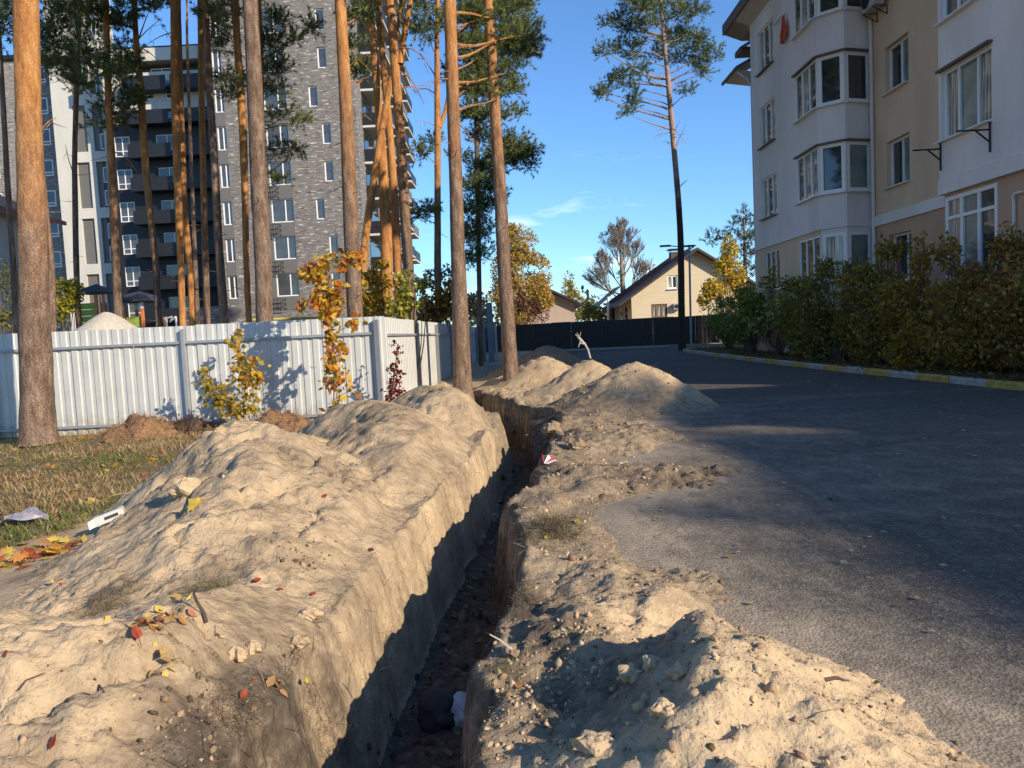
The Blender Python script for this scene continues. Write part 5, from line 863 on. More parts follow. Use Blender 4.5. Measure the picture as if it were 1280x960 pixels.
bw = thing('brick_apartment_block', 'lower dark brick apartment wing at the far left behind the thick trunk', 'building', (-55, 77, 0)); YL = 76.; xq = X(95, 430, 73.5)-.32; HL = P(60, 73, YL)[2]; O = (-66, YL, 0); hol = []; xw = [X(59, 210, YL)+66, X(59, 210, YL)+66-5.2, X(59, 210, YL)+66-10.4]
for k in range(9):
    for x_ in xw: z = P(59, 220, YL)[2]+(k-5)*2.95; hol.append((x_-.6, x_+.6, z, z+1.6))
m_ = MB(); wall(m_, O, u, xq+66, -.2, HL, hol, M_BRL, n, .25); m_.bx(-66, xq, YL+.3, YL+10, 0, HL-.05, M_GREY); m_.build('wall', bw)
for h in hol: window(bw, O, u, n, *h, cols=1, d=.1, fw=.14, glass=M_TG, trans=.35, sill=False)
MB().bx(-66.2, xq, YL-.3, YL+10, HL, HL+.4, M_BALC).build('roof', bw, (-60, YL, HL))
# low building with maroon roof at the left edge
lb = thing('low_house', 'low beige building with maroon metal roof at the left margin', 'house', (-26, 36, 0)); M_MAR = plain('maroon_metal_roof', (.13, .03, .035), .45, .3, .15, 3); M_BEI = stucco('beige_render', (.40, .36, .31))
xe_ = P(84, 300, 44.8)[0]; ze = P(83, 277, 44.8)[2]; m_ = MB(); m_.bx(-40, xe_-.9, 36, 44, 0, ze-.1, M_BEI); m_.build('wall', lb); m_ = MB()
A_ = [(-41, 35.2, ze), (xe_, 35.2, ze), (xe_, 44.8, ze), (-41, 44.8, ze), (-36, 40, ze+2.6), (xe_-4.6, 40, ze+2.6)]; m_.add(A_, [(0, 1, 5, 4), (1, 2, 5), (2, 3, 4, 5), (3, 0, 4)], M_MAR); m_.bx(-41, xe_, 35.15, 35.25, ze-.22, ze, M_MAR); m_.bx(xe_-.05, xe_+.05, 35.25, 44.8, ze-.22, ze, M_MAR); m_.add([(-41, 35.2, ze-.1), (xe_, 35.2, ze-.1), (xe_, 44.8, ze-.1), (-41, 44.8, ze-.1)], [(0, 1, 2, 3)], M_SOFFIT); m_.build('roof', lb)
for x_ in (-31, -28.5): window(lb, (-40, 36, 0), u, n, x_+40, x_+41.2, 3.6, 5.0, cols=2, d=.05)
# ------------------------------------------------------------------ playground behind the fence
YP = 38.; M_LIME = plain('lime_green_board', (.28, .36, .05), .6, 0, .12, 5); M_HROOF = plain('dark_blue_shingle', (.035, .04, .05), .7, 0, .2, 6); M_OR = plain('orange_post', (.60, .17, .05), .6); M_OW = plain('white_cap', (.75, .72, .68), .6); M_BROWNW = plain('brown_board', (.17, .08, .045), .7, 0, .2, 6)
h1 = thing('play_hut', 'lime green boarded play hut with dark peaked roof', 'play hut', P(112, 415, YP)*[1, 1, 0]); x0, x1 = X(99, 380, YP), X(121, 380, YP); zr, ze = P(110, 354, YP)[2], P(112, 366, YP)[2]; x2 = X(130, 380, YP)
for k in range(11): MB().bx(x0, x1-.05, YP, YP+.05, .2+k*.32, .2+k*.32+.30, M_LIME).build('board', h1, (x0, YP, k*.3))
for k in range(11): MB().bx(x1+.08, x2, YP+.25, YP+.3, .2+k*.32, .2+k*.32+.30, M_BROWNW).build('board', h1, (x1, YP, k*.3))
for x_ in (x0, x1, x2): MB().bx(x_-.06, x_+.06, YP-.1, YP+.02, 0, ze-.1, M_OR).build('post', h1, (x_, YP, 0))
MB().add([(x0-.3, YP-.4, ze), (x2+.2, YP-.4, ze), (x2+.2, YP+1.6, ze), (x0-.3, YP+1.6, ze), ((x0+x2)/2, YP+.6, zr)], [(0, 1, 4), (1, 2, 4), (2, 3, 4), (3, 0, 4), (0, 3, 2, 1)], M_HROOF).build('roof', h1)
h2 = thing('play_tower', 'open play tower with orange posts and green side panel under a dark roof', 'play tower', P(170, 415, YP)*[1, 1, 0]); xs_ = [X(a, 400, YP) for a in (154, 162, 179, 188)]; ze = P(170, 377, YP)[2]; zr = P(170, 366, YP)[2]
for i, x_ in enumerate(xs_): p = MB().bx(x_-.06, x_+.06, YP-.06+(i % 2)*.8, YP+.06+(i % 2)*.8, 0, ze-.05, M_OR).build('post', h2, (x_, YP, 0)); MB().bx(x_-.065, x_+.065, YP-.065+(i % 2)*.8, YP+.065+(i % 2)*.8, ze-.35, ze-.04, M_OW).build('cap', p, (x_, YP, ze))
for k in range(8): MB().bx(xs_[0]+.1, xs_[2]-.07, YP+.1, YP+.14, .3+k*.33, .3+k*.33+.31, M_LIME).build('board', h2, (xs_[0], YP, k*.3))
a, b = xs_[0]-.25, xs_[3]+.2; V = [(a, YP-.4, ze), (b, YP-.4, ze), (b, YP+1.4, ze), (a, YP+1.4, ze)]+[(a+(b-a)*.22, YP, zr-.08), (b-(b-a)*.22, YP, zr-.08), (b-(b-a)*.22, YP+1., zr-.08), (a+(b-a)*.22, YP+1., zr-.08), ((a+b)/2, YP+.5, zr+.12)]
MB().add(V, [(0, 1, 5, 4), (1, 2, 6, 5), (2, 3, 7, 6), (3, 0, 4, 7), (4, 5, 8), (5, 6, 8), (6, 7, 8), (7, 4, 8), (0, 3, 2, 1)], M_HROOF).build('roof', h2)
cb = thing('climbing_bar', 'small red and white climbing bar right of the play tower', 'climbing bar', P(212, 415, YP)*[1, 1, 0]); xs_ = [X(a, 400, YP) for a in (205, 208, 220)]; zz = P(212, 396, YP)[2]
for x_, m in zip(xs_, (M_OR, M_OW, M_OW)): MB().tube([(x_, YP, 0), (x_, YP, zz)], .05, m, 8).build('post', cb, (x_, YP, 0))
MB().tube([(xs_[0], YP, zz-.1), (xs_[1]+.3, YP, zz+.0), (xs_[2]-.3, YP, zz-.25), (xs_[2], YP, zz)], .045, M_OW, 8).build('bar', cb)
sp = P(119, 387, 20); mound('Z', [(sp[0], 20.5, sp[2]+.1)], 3.1, 3.1, 3.1, 1.0, 900, .8); V, F = grid(np.arange(sp[0]-4, sp[0]+4, .09), np.arange(16.6, 24.5, .09), lambda X_, Y_: (sp[2]+.02)-.66*np.sqrt((X_-sp[0])**2+(Y_-20.5)**2+.02)+.08*fbm(X_, Y_, 1.5, 4, 5), lambda X_, Y_, Z_: Z_ > -.25); del MND['Z']
M_GRV = plain('pale_gravel', (.50, .45, .37), .95, 0, .25, 14, .6); c = np.array([sp[0], 20.5, 0]); tag(obj('gravel_pile', mesh(V-c, F, 'g', smooth=True, mats=[M_GRV]), None, c), 'pale gravel pile peaking above the fence in front of the play huts', 'gravel pile')
yp = thing('gas_pipe', 'thin yellow gas pipe running level behind the fence before the tower', 'pipe', P(370, 402, 30)*[1, 1, 0]); a, b = P(316, 400, 30), P(402, 397, 30); MB().tube([a, b], .055, plain('yellow_paint', (.55, .42, .12), .5), 8).build('pipe', yp)
for t in (.1, .9): q = a+(b-a)*t; MB().tube([(q[0], 30, -.1), (q[0], 30, q[2]-.05)], .04, M_POST, 6).build('support', yp, (q[0], 30, 0))
lw = thing('low_wall', 'low mottled brick wall at the foot of the tower behind the fence', 'wall', P(260, 402, 45)*[1, 1, 0]); MB().bx(X(226, 420, 45), X(330, 420, 45), 45, 45.3, 0, P(260, 383, 45)[2], M_BR).build('wall', lw)
# ------------------------------------------------------------------ houses at the end
M_CB = brickmat('cream_brick', (.56, .46, .31), (.60, .50, .35), (.52, .43, .30), 1., 0, .5, .16); M_DR = plain('dark_brown_metal_roof', (.055, .035, .033), .5, .2, .2, 4)
gh = thing('gabled_house', 'cream brick gabled house with dark roof behind the dark fence', 'house', (11, 56, 0)); YH = 54.; pk = P(869, 313, YH); le = P(789, 371, YH); xl_, xr_ = le[0], 2*pk[0]-le[0]; zk, zl = pk[2], le[2]; O = (xl_, YH, 0)
hs = [(X(834, 352, YH)-xl_, X(847, 352, YH)-xl_, P(840, 361, YH)[2], P(840, 344, YH)[2]), (X(814, 388, YH)-xl_, X(834, 388, YH)-xl_, P(824, 397, YH)[2], P(824, 380, YH)[2])]; m_ = MB(); wall(m_, O, u, xr_-xl_, 0, zl, [(hs[1][0], hs[1][1], hs[1][2], min(zl-.05, hs[1][3]))] if hs[1][3] < zl else [], M_CB, n, .2)
# gable above the eaves, split round the upper window
w = hs[0]; sl_ = (zk-zl)/(pk[0]-xl_); px_ = pk[0]-xl_; zt_ = lambda s: zl+sl_*(s if s < px_ else 2*px_-s); q = lambda s, z: (xl_+s, YH, z)
m_.add([q(0, zl), q(w[0], zl), q(w[0], zt_(w[0]))], [(0, 1, 2)], M_CB); m_.add([q(w[0], zl), q(w[1], zl), q(w[1], w[2]), q(w[0], w[2])], [(0, 1, 2, 3)], M_CB); m_.add([q(w[0], w[3]), q(w[1], w[3]), q(w[1], zt_(w[1])), q(w[0], zt_(w[0]))], [(0, 1, 2, 3)], M_CB); m_.add([q(w[1], zl), q(2*px_, zl), q(px_, zk), q(w[1], zt_(w[1]))], [(0, 1, 2, 3)], M_CB)
m_.add([(xl_, YH, 0), (xl_, YH+9, 0), (xl_, YH+9, zl), (xl_, YH, zl)], [(0, 1, 2, 3)], M_CB); m_.add([(xr_, YH, 0), (xr_, YH+9, 0), (xr_, YH+9, zl), (xr_, YH, zl)], [(0, 1, 2, 3)], M_CB); m_.build('wall', gh)
M_WBR = plain('brown_frame', (.16, .09, .055), .5); window(gh, O, u, n, *hs[0], cols=2, d=.1, fw=.10, glass=[M_GLC, M_GL]); window(gh, O, u, n, *hs[1], cols=3, d=.1, fw=.12, glass=[M_GLC], frame=M_WBR)
MB().bx(xl_-.03, xl_+.02, YH+2, YH+3, .9, 2.6, M_GL).build('window', gh, (xl_, YH+2.5, 1)); MB().bx(xl_-.03, xl_+.02, YH+4.5, YH+5.5, .9, 2.6, M_GL).build('window', gh, (xl_, YH+5, 1))
m_ = MB(); ov = .95
for sg in (-1, 1):
    ex = pk[0]+sg*(pk[0]-xl_+ov); ez = zl-sl_*ov; A_ = [(pk[0], YH-.7, zk-.04), (ex, YH-.7, ez-.04), (ex, YH+9.6, ez-.04), (pk[0], YH+9.6, zk-.04)]; m_.prism(A_, (0, 0, .18), M_DR)
m_.build('roof', gh, (pk[0], YH, zk))
rv = MB()                                                    # ribs of the metal roof
for i in range(12):
    y = YH-.3+i*.82; rv.tube([(pk[0], y, zk+.33), (pk[0]-(pk[0]-xl_+ov), y, zl-sl_*ov+.33)], .03, M_DR, 4)
tag(rv.build('roof_ribs', gh), kind='stuff')
cx_ = P(844, 318, YH+3); ch = MB().bx(cx_[0]-.4, cx_[0]+.4, YH+2.6, YH+3.3, cx_[2]-1.6, cx_[2]+.15, brickmat('dark_chimney_brick', (.08, .06, .055), (.12, .09, .08), (.05, .045, .04), 1., 0, .25, .08)).build('chimney', gh, (cx_[0], YH+3, cx_[2])); MB().bx(cx_[0]-.55, cx_[0]+.55, YH+2.5, YH+3.4, cx_[2]+.3, cx_[2]+.38, M_BRACK).build('cap', ch); 
for a_, b_ in ((-.4, 2.65), (.4, 2.65), (-.4, 3.25), (.4, 3.25)): MB().bx(cx_[0]+a_-.02, cx_[0]+a_+.02, YH+b_-.02, YH+b_+.02, cx_[2]+.15, cx_[2]+.3, M_BRACK).build('cap_leg', ch)
av = thing('wall_unit', 'small air conditioner on the cream gabled house wall beside its lower window', 'air conditioner', P(845, 383, YH-.3)); p0, p1 = P(842, 387, YH-.2), P(850, 379, YH-.2); MB().bx(p0[0], p1[0], YH-.38, YH-.06, p0[2], p1[2], M_ACW).build('casing', av); MB().tube([((p0[0]+p1[0])/2-.05, YH-.385, (p0[2]+p1[2])/2), ((p0[0]+p1[0])/2-.05, YH-.41, (p0[2]+p1[2])/2)], .15, M_BRACK, 12).build('fan_grille', av)
# red brick annex with dark roof, small grey-pink house, white pole
an = thing('brick_outbuilding', 'small red brick building with dark roof between pole and gabled house', 'outbuilding', P(766, 405, 64)*[1, 1, 0]); a, b = X(757, 390, 64), X(772, 390, 64); zz = P(765, 377, 64)[2]; MB().bx(X(764, 390, 64), b, 64, 67, 0, zz, brickmat('red_brick', (.30, .10, .06), (.36, .13, .08), (.2, .12, .1), 1., 0, .25, .08)).build('wall', an); MB().add([(a-.9, 63.5, zz-.6), (b+.2, 63.5, zz+1.1), (b+.2, 68, zz+1.1), (a-.9, 68, zz-.6), (a-.9, 63.5, zz-.45), (b+.2, 63.5, zz+1.25), (b+.2, 68, zz+1.25), (a-.9, 68, zz-.45)], [(0, 1, 5, 4), (4, 5, 6, 7), (0, 3, 2, 1), (1, 2, 6, 5), (0, 4, 7, 3)], M_DR).build('roof', an)
sh = thing('small_house', 'small pinkish house with low dark gable roof left of the yellow bush', 'house', P(690, 405, 56)*[1, 1, 0]); YS = 56.; pk = P(680, 361, YS); er = P(718, 378, YS); xl_ = 2*pk[0]-er[0]; M_PK = plain('pinkish_render', (.40, .31, .26), .85, 0, .12, 2)
m_ = MB(); m_.prism([(xl_, YS, 0), (er[0], YS, 0), (er[0], YS, er[2]), (pk[0], YS, pk[2]-.1), (xl_, YS, er[2])], (0, 7, 0), M_PK); m_.build('wall', sh); m_ = MB()
for sg in (-1, 1): dx = (er[0]-pk[0])+.6; s_ = (pk[2]-er[2])/(er[0]-pk[0]); m_.prism([(pk[0], YS-.6, pk[2]), (pk[0]+sg*dx, YS-.6, pk[2]-s_*dx), (pk[0]+sg*dx, YS+7.5, pk[2]-s_*dx), (pk[0], YS+7.5, pk[2])], (0, 0, .16), M_DR)
m_.build('roof', sh); wp_ = thing('white_pole', 'thin white pole behind the dark fence left of the brick outbuilding', 'pole', P(760, 402, 58)*[1, 1, 0]); MB().tube([P(760, 402, 58)*[1, 1, 0], P(760, 371, 58)], .09, M_OW, 8).build('pole', wp_)
rw = thing('power_line', 'thin power line sagging low behind the houses', 'wires', P(700, 370, 70)); b = MB()
for dz in (0, .5):
    a_, c_ = P(600, 371, 70)+[0, 0, dz], P(800, 363, 70)+[0, 0, dz]; b.tube([a_+(c_-a_)*t-np.array([0, 0, 1.2*math.sin(math.pi*t)]) for t in np.linspace(0, 1, 9)], .018, M_BRACK, 4)
tag(b.build('wire', rw), kind='stuff')
sl2 = thing('street_lamp', 'slim dark street lamp with flat double head behind the lone pine', 'street lamp', P(862, 436, 40)*[1, 1, 0]); f = P(864, 436, 40)*[1, 1, 0]; tp_ = P(861.5, 306, 40); MB().tube([f, tp_], .055, M_POSTD, 8).build('pole', sl2)
for a_, b_ in ((825, 838), (868, 855)): MB().box((P(a_, 307, 40)+P(b_, 308, 40))/2, (abs(P(a_, 307, 40)[0]-P(b_, 307, 40)[0]), .2, .09), M_BRACK).build('lamp_head', sl2, tuple(P(a_, 307, 40)))
MB().tube([P(838, 307.5, 40), P(856, 308.5, 40)], .03, M_POSTD, 6).build('arm', sl2)
# ------------------------------------------------------------------ clods, grass, leaves, sticks
def nrm(x, y, e=.03):
    zx = (surf(x+e, y)-surf(x-e, y))/(2*e); zy = (surf(x, y+e)-surf(x, y-e))/(2*e); n = np.stack([-zx, -zy, np.ones_like(zx)], -1); return n/np.linalg.norm(n, axis=1)[:, None]
def rot_n(n, tilt=.25):                                    # local z along surface normal with jitter
    z = n+RNG.normal(size=n.shape)*tilt; z /= np.linalg.norm(z, axis=1)[:, None]; a = RNG.normal(size=n.shape); a -= z*(a*z).sum(1)[:, None]; a /= np.linalg.norm(a, axis=1)[:, None]; return np.stack([a, np.cross(z, a), z], -1)
def scat(n, x0, x1, y0, y1, dens=None):
    y = np.exp(RNG.uniform(math.log(y0), math.log(y1), n)); x = RNG.uniform(x0, x1, n)
    if dens is not None: k = RNG.random(n) < dens(x, y); x, y = x[k], y[k]
    return x, y
_ph = (1+5**.5)/2; ICO = np.array([(-1, _ph, 0), (1, _ph, 0), (-1, -_ph, 0), (1, -_ph, 0), (0, -1, _ph), (0, 1, _ph), (0, -1, -_ph), (0, 1, -_ph), (_ph, 0, -1), (_ph, 0, 1), (-_ph, 0, -1), (-_ph, 0, 1)])/1.9
ICF = np.array([(0, 11, 5), (0, 5, 1), (0, 1, 7), (0, 7, 10), (0, 10, 11), (1, 5, 9), (5, 11, 4), (11, 10, 2), (10, 7, 6), (7, 1, 8), (3, 9, 4), (3, 4, 2), (3, 2, 6), (3, 6, 8), (3, 8, 9), (4, 9, 5), (2, 4, 11), (6, 2, 10), (8, 6, 7), (9, 8, 1)])
def clods(name, x, y, size, cols, label, sink=.45, w=None):
    n = len(x); z = surf(x, y); sh = 1+RNG.uniform(-.55, .55, (n, 12, 3)); V = ICO[None]*sh*RNG.uniform(.6, 1.2, (n, 1, 3)); r = rots(n); V = np.einsum('nij,nkj->nki', r, V)*size[:, None, None]+np.stack([x, y, z+size*(1-2*sink)*.5], -1)[:, None, :]
    F = ICF[None]+(np.arange(n)*12)[:, None, None]; m = bpy.data.materials.get('clod') or None
    if m is None:
        m, nt, b, l = newmat('clod'); a = N(nt, 'ShaderNodeAttribute', attribute_name='Col').outputs['Color']; g = nt.nodes.new('ShaderNodeNewGeometry').outputs['Position']; q = noise(nt, g, 70, 4, .65); l(mixc(nt, .6, a, ramp(nt, q, [(.3, (.65, .6, .55)), (.65, (1.15, 1.08, 1.))]), 'MULTIPLY'), b.inputs['Base Color']); b.inputs['Roughness'].default_value = .95; b.inputs['Specular IOR Level'].default_value = .1; bump(nt, b, q, .8, .01)
    tag(obj(name, mesh(V.reshape(-1, 3), F.reshape(-1, 3), name, cols=np.repeat(pal(n, cols, w, .15), 12, 0), mats=[m])), label, 'clods', None, 'stuff')
SANDC = [(.48, .355, .22), (.55, .41, .26), (.38, .28, .175), (.30, .22, .14)]; DIRTC = [(.26, .185, .115), (.36, .26, .165), (.19, .135, .085), (.45, .33, .21), (.53, .40, .25)]
verge = lambda x, y: ((x > lipR(y)+.02) & (x < edge(y)+1.1))*np.clip(.35+1.6*np.clip(fbm(x, y, 1.3, 3, 88)+.1, -.2, 1), .04, 1)*np.where(x > edge(y)-.05, .55*np.exp(-np.maximum(x-edge(y), 0)/.3), 1)
x, y = scat(24000, -.3, 3.2, 1.7, 14, verge); clods('clods', x, y, np.clip(RNG.gamma(.8, .0030, len(x)), .0016, .022)*(1+.11*y), DIRTC, 'loose dirt clods scattered over the verge between trench and asphalt')
bank = lambda x, y: ((x < lipL(y)-.2) & (x > -4.2))*np.clip(.10+1.3*np.clip(fbm(x, y, 1.1, 3, 89)-.05, 0, 1), .05, 1)
x, y = scat(12000, -4.2, -.3, 1.7, 13, bank); clods('clods', x, y, np.clip(RNG.gamma(.8, .0022, len(x)), .0012, .014)*(1+.10*y), SANDC+[(.16, .12, .08)], 'small sand clods strewn over the mounds left of the trench')
x, y = scat(900, -.8, .2, 2.2, 12, lambda x, y: (x > lipL(y)+.02) & (x < lipR(y)-.05)); clods('clods', x, y, np.clip(RNG.gamma(1.5, .01, len(x)), .005, .05), [(.12, .09, .065), (.07, .055, .04), (.2, .155, .11)], 'dark crumbs of soil lying on the trench floor')
def blobscat(bl, k):
    X_ = []; Y_ = []
    for px, py, z, r, n in bl: g = onsurf(px, py); X_.append(g[0]+RNG.normal(size=int(n*k))*r); Y_.append(g[1]+RNG.normal(size=int(n*k))*r*1.3)
    return np.concatenate(X_), np.concatenate(Y_)
x, y = blobscat([(375, 680, .4, .09, 90), (370, 700, .4, .06, 50), (240, 920, .35, .10, 120), (330, 900, .35, .12, 200), (400, 900, .3, .08, 120), (280, 940, .35, .14, 200), (445, 590, .35, .1, 30), (540, 640, .2, .12, 40)], 1); k = x < lipL(y)-.15; clods('clods', x[k], y[k], np.clip(RNG.gamma(1.2, .0038, k.sum()), .002, .018), [(.16, .12, .08), (.24, .18, .12), (.42, .32, .20), (.10, .075, .05)], 'dark crumbly topsoil clods on the nearest mound')
x, y = blobscat([(735, 785, .12, .06, 110), (780, 790, .12, .05, 50), (795, 850, .2, .04, 20), (740, 920, .2, .06, 30), (690, 860, .12, .10, 150), (650, 830, .1, .10, 130), (620, 900, .12, .05, 60), (660, 940, .15, .08, 90), (930, 830, .12, .08, 60)], 1); clods('clods', x, y, np.clip(RNG.gamma(1.0, .0045, len(x)), .002, .02), [(.50, .38, .24), (.58, .45, .29), (.36, .265, .165)], 'pale crumbly clods heaped around the near right mound')
# lumps that can be told apart
CL = [(790, 835, .22, .05), (815, 822, .26, .04), (850, 835, .29, .05), (740, 905, .2, .07), (830, 870, .3, .045), (765, 950, .25, .05), (700, 790, .12, .05), (645, 800, .1, .06), (230, 580, .55, .12), (380, 672, .45, .06), (362, 695, .45, .05), (290, 745, .4, .045), (215, 905, .38, .05), (310, 735, .4, .04), (675, 545, .1, .13), (720, 560, .1, .12), (690, 532, .12, .14), (780, 570, .1, .09)]
CLL = ['lump on the left flank of the near right mound', 'pale lump just left of the near right mound crest', 'lump topmost on the near right mound beside its crest', 'lump low on the left front of the near right mound', 'lump in the middle of the near right mound', 'lump at the bottom edge of the view on the right mound', 'dark lump by the cream clods right of the trench', 'dark lump at the right trench lip behind the near mound',
       'big lump near the crest of the tall left mound', 'lump in the dark crumbs on the left mound slope', 'lump just below the dark crumbs on the left mound slope', 'pale lump right of the matted grass tuft', 'lump at the left end of the dark topsoil patch', 'pale lump beside the matted grass tuft', 'rough lump at the pit edge near the wrapper', 'rough lump beyond the wrapper on the rubbly verge', 'largest rough lump at the far pit corner', 'lump on the verge toward the asphalt beside the pit']
mc = None
for i, (px, py, z, r) in enumerate(CL):
    g = G(px, py, z); g[2] = surf(np.array([g[0]]), np.array([g[1]]))[0]; V = []; nn = 16
    th, ph = np.meshgrid(np.linspace(0, 2*math.pi, nn, endpoint=False), np.linspace(.15, math.pi-.15, 9)); D3 = np.stack([np.sin(ph)*np.cos(th), np.sin(ph)*np.sin(th), np.cos(ph)], -1); rr = r*(1+.5*fbm(D3[..., 0]*1.6+i*7, D3[..., 1]*1.6+D3[..., 2]*1.3, 1.3, 4, 12)*1.6)
    V = (D3*rr[..., None]*np.array([1.1, .9, .7])).reshape(-1, 3); r *= .8; V = V*.8; I = np.arange(9*nn).reshape(9, nn); J = np.roll(I, -1, 1); F = [tuple(q) for q in np.stack([I[:-1], I[1:], J[1:], J[:-1]], -1).reshape(-1, 4)]+[tuple(I[0]), tuple(I[-1][::-1])]
    tag(obj('dirt_clod', mesh(V, F, 'dirt_clod', smooth=False, mats=[M_SOIL], attrs={'soil': np.full(len(V), .001 if i not in (6, 7, 14, 15, 16) else .5), 'grassy': np.zeros(len(V))}), None, g+[0, 0, r*.2]), CLL[i], 'clod', 'large lumps of soil')
# grass on the left
gd = lambda x, y: (grassf(x, y) > .3)*(y < 13.75)*np.clip(.55+1.8*fbm(x, y, .9, 3, 92), .08, 1)
BL = (np.array([(-.035, 0, 0), (.035, 0, 0), (.03, .12, .55), (.0, .45, 1.)]), np.array([(0, 1, 2), (0, 2, 3)]))
x, y = scat(52000, -9.6, -2.3, 4.6, 13.8, gd); n = len(x); a = RNG.uniform(0, 6.283, n); ti = RNG.uniform(0, 1.1, n); z_ = np.zeros(n); Rz = np.stack([np.stack([np.cos(a), -np.sin(a), z_], -1), np.stack([np.sin(a), np.cos(a), z_], -1), np.stack([z_, z_, z_+1], -1)], 1)
V, F = insts(*BL, np.stack([x, y, surf(x, y)-.005], -1), Rz, RNG.uniform(.03, .10, n)); g_ = fbm(x, y, .8, 3, 93); isg = RNG.random(n) < np.clip(.32+2.2*g_, .05, .9)
cg = pal(n, [(.12, .15, .035), (.17, .18, .05), (.09, .11, .03)]); cs = pal(n, [(.32, .24, .12), (.40, .30, .16), (.24, .16, .08), (.28, .15, .07)]); c = np.where(isg[:, None], cg, cs)
tag(obj('grass', mesh(V, F, 'grass', cols=np.repeat(c, 4, 0), mats=[M_LITTER])), 'short patchy grass and straw in front of the fence at the left', 'grass', None, 'stuff')
STR = (np.array([(0, -.012, 0), (0, .012, 0), (.5, .015, .05), (1, 0, .0), (.5, -.01, .06)]), np.array([(0, 1, 2), (0, 2, 4), (4, 2, 3)]))
def straw(name, x, y, ln, cols, label, tilt=.3, lift=.004, cat='straw'):
    V, F = insts(*STR, np.stack([x, y, surf(x, y)+lift*(1+3*RNG.random(len(x)))], -1), rot_n(nrm(x, y), tilt), ln); tag(obj(name, mesh(V, F, name, cols=np.repeat(pal(len(x), cols), 5, 0), mats=[M_LITTER])), label, cat, None, 'stuff')
x, y = scat(9000, -9.5, -2.3, 4.4, 13.7, lambda x, y: grassf(x, y) > .15); straw('straw', x, y, RNG.uniform(.05, .25, len(x)), [(.42, .30, .15), (.30, .18, .08), (.50, .38, .2), (.2, .11, .05)], 'dry straw and pine needles littering the grass')
x, y = scat(2600, -4, -.5, 1.7, 12, lambda x, y: (x < lipL(y)-.2)*np.clip(.25+fbm(x, y, 1.4, 3, 95), .05, 1)); straw('rootlets', x, y, RNG.uniform(.02, .11, len(x))*(.7+.1*y), [(.10, .07, .045), (.16, .11, .07), (.06, .04, .03)], 'thin dark rootlets and needles on the left sand mounds', .35, .003, 'twigs')
x, y = scat(7000, -.2, 2.6, 1.7, 13, lambda x, y: (x > lipR(y))*(x < edge(y)+.7)*np.clip(.3+fbm(x, y, 1.4, 3, 96), .05, 1)); straw('rootlets', x, y, RNG.uniform(.02, .10, len(x))*(.7+.1*y), [(.10, .07, .045), (.30, .22, .13), (.16, .11, .07)], 'thin rootlets and needles on the right verge', .35, .003, 'twigs')
y = np.exp(RNG.uniform(math.log(1.8), math.log(11), 1300)); x = np.where(RNG.random(1300) < .7, lipL(y)-RNG.uniform(-.02, .2, 1300), lipR(y)+RNG.uniform(-.06, .05, 1300)); straw('rootlets', x, y, RNG.uniform(.02, .13, len(x)), [(.12, .085, .055), (.30, .22, .14), (.07, .05, .035)], 'thin torn roots sticking out of the trench walls', .9, .002, 'roots')
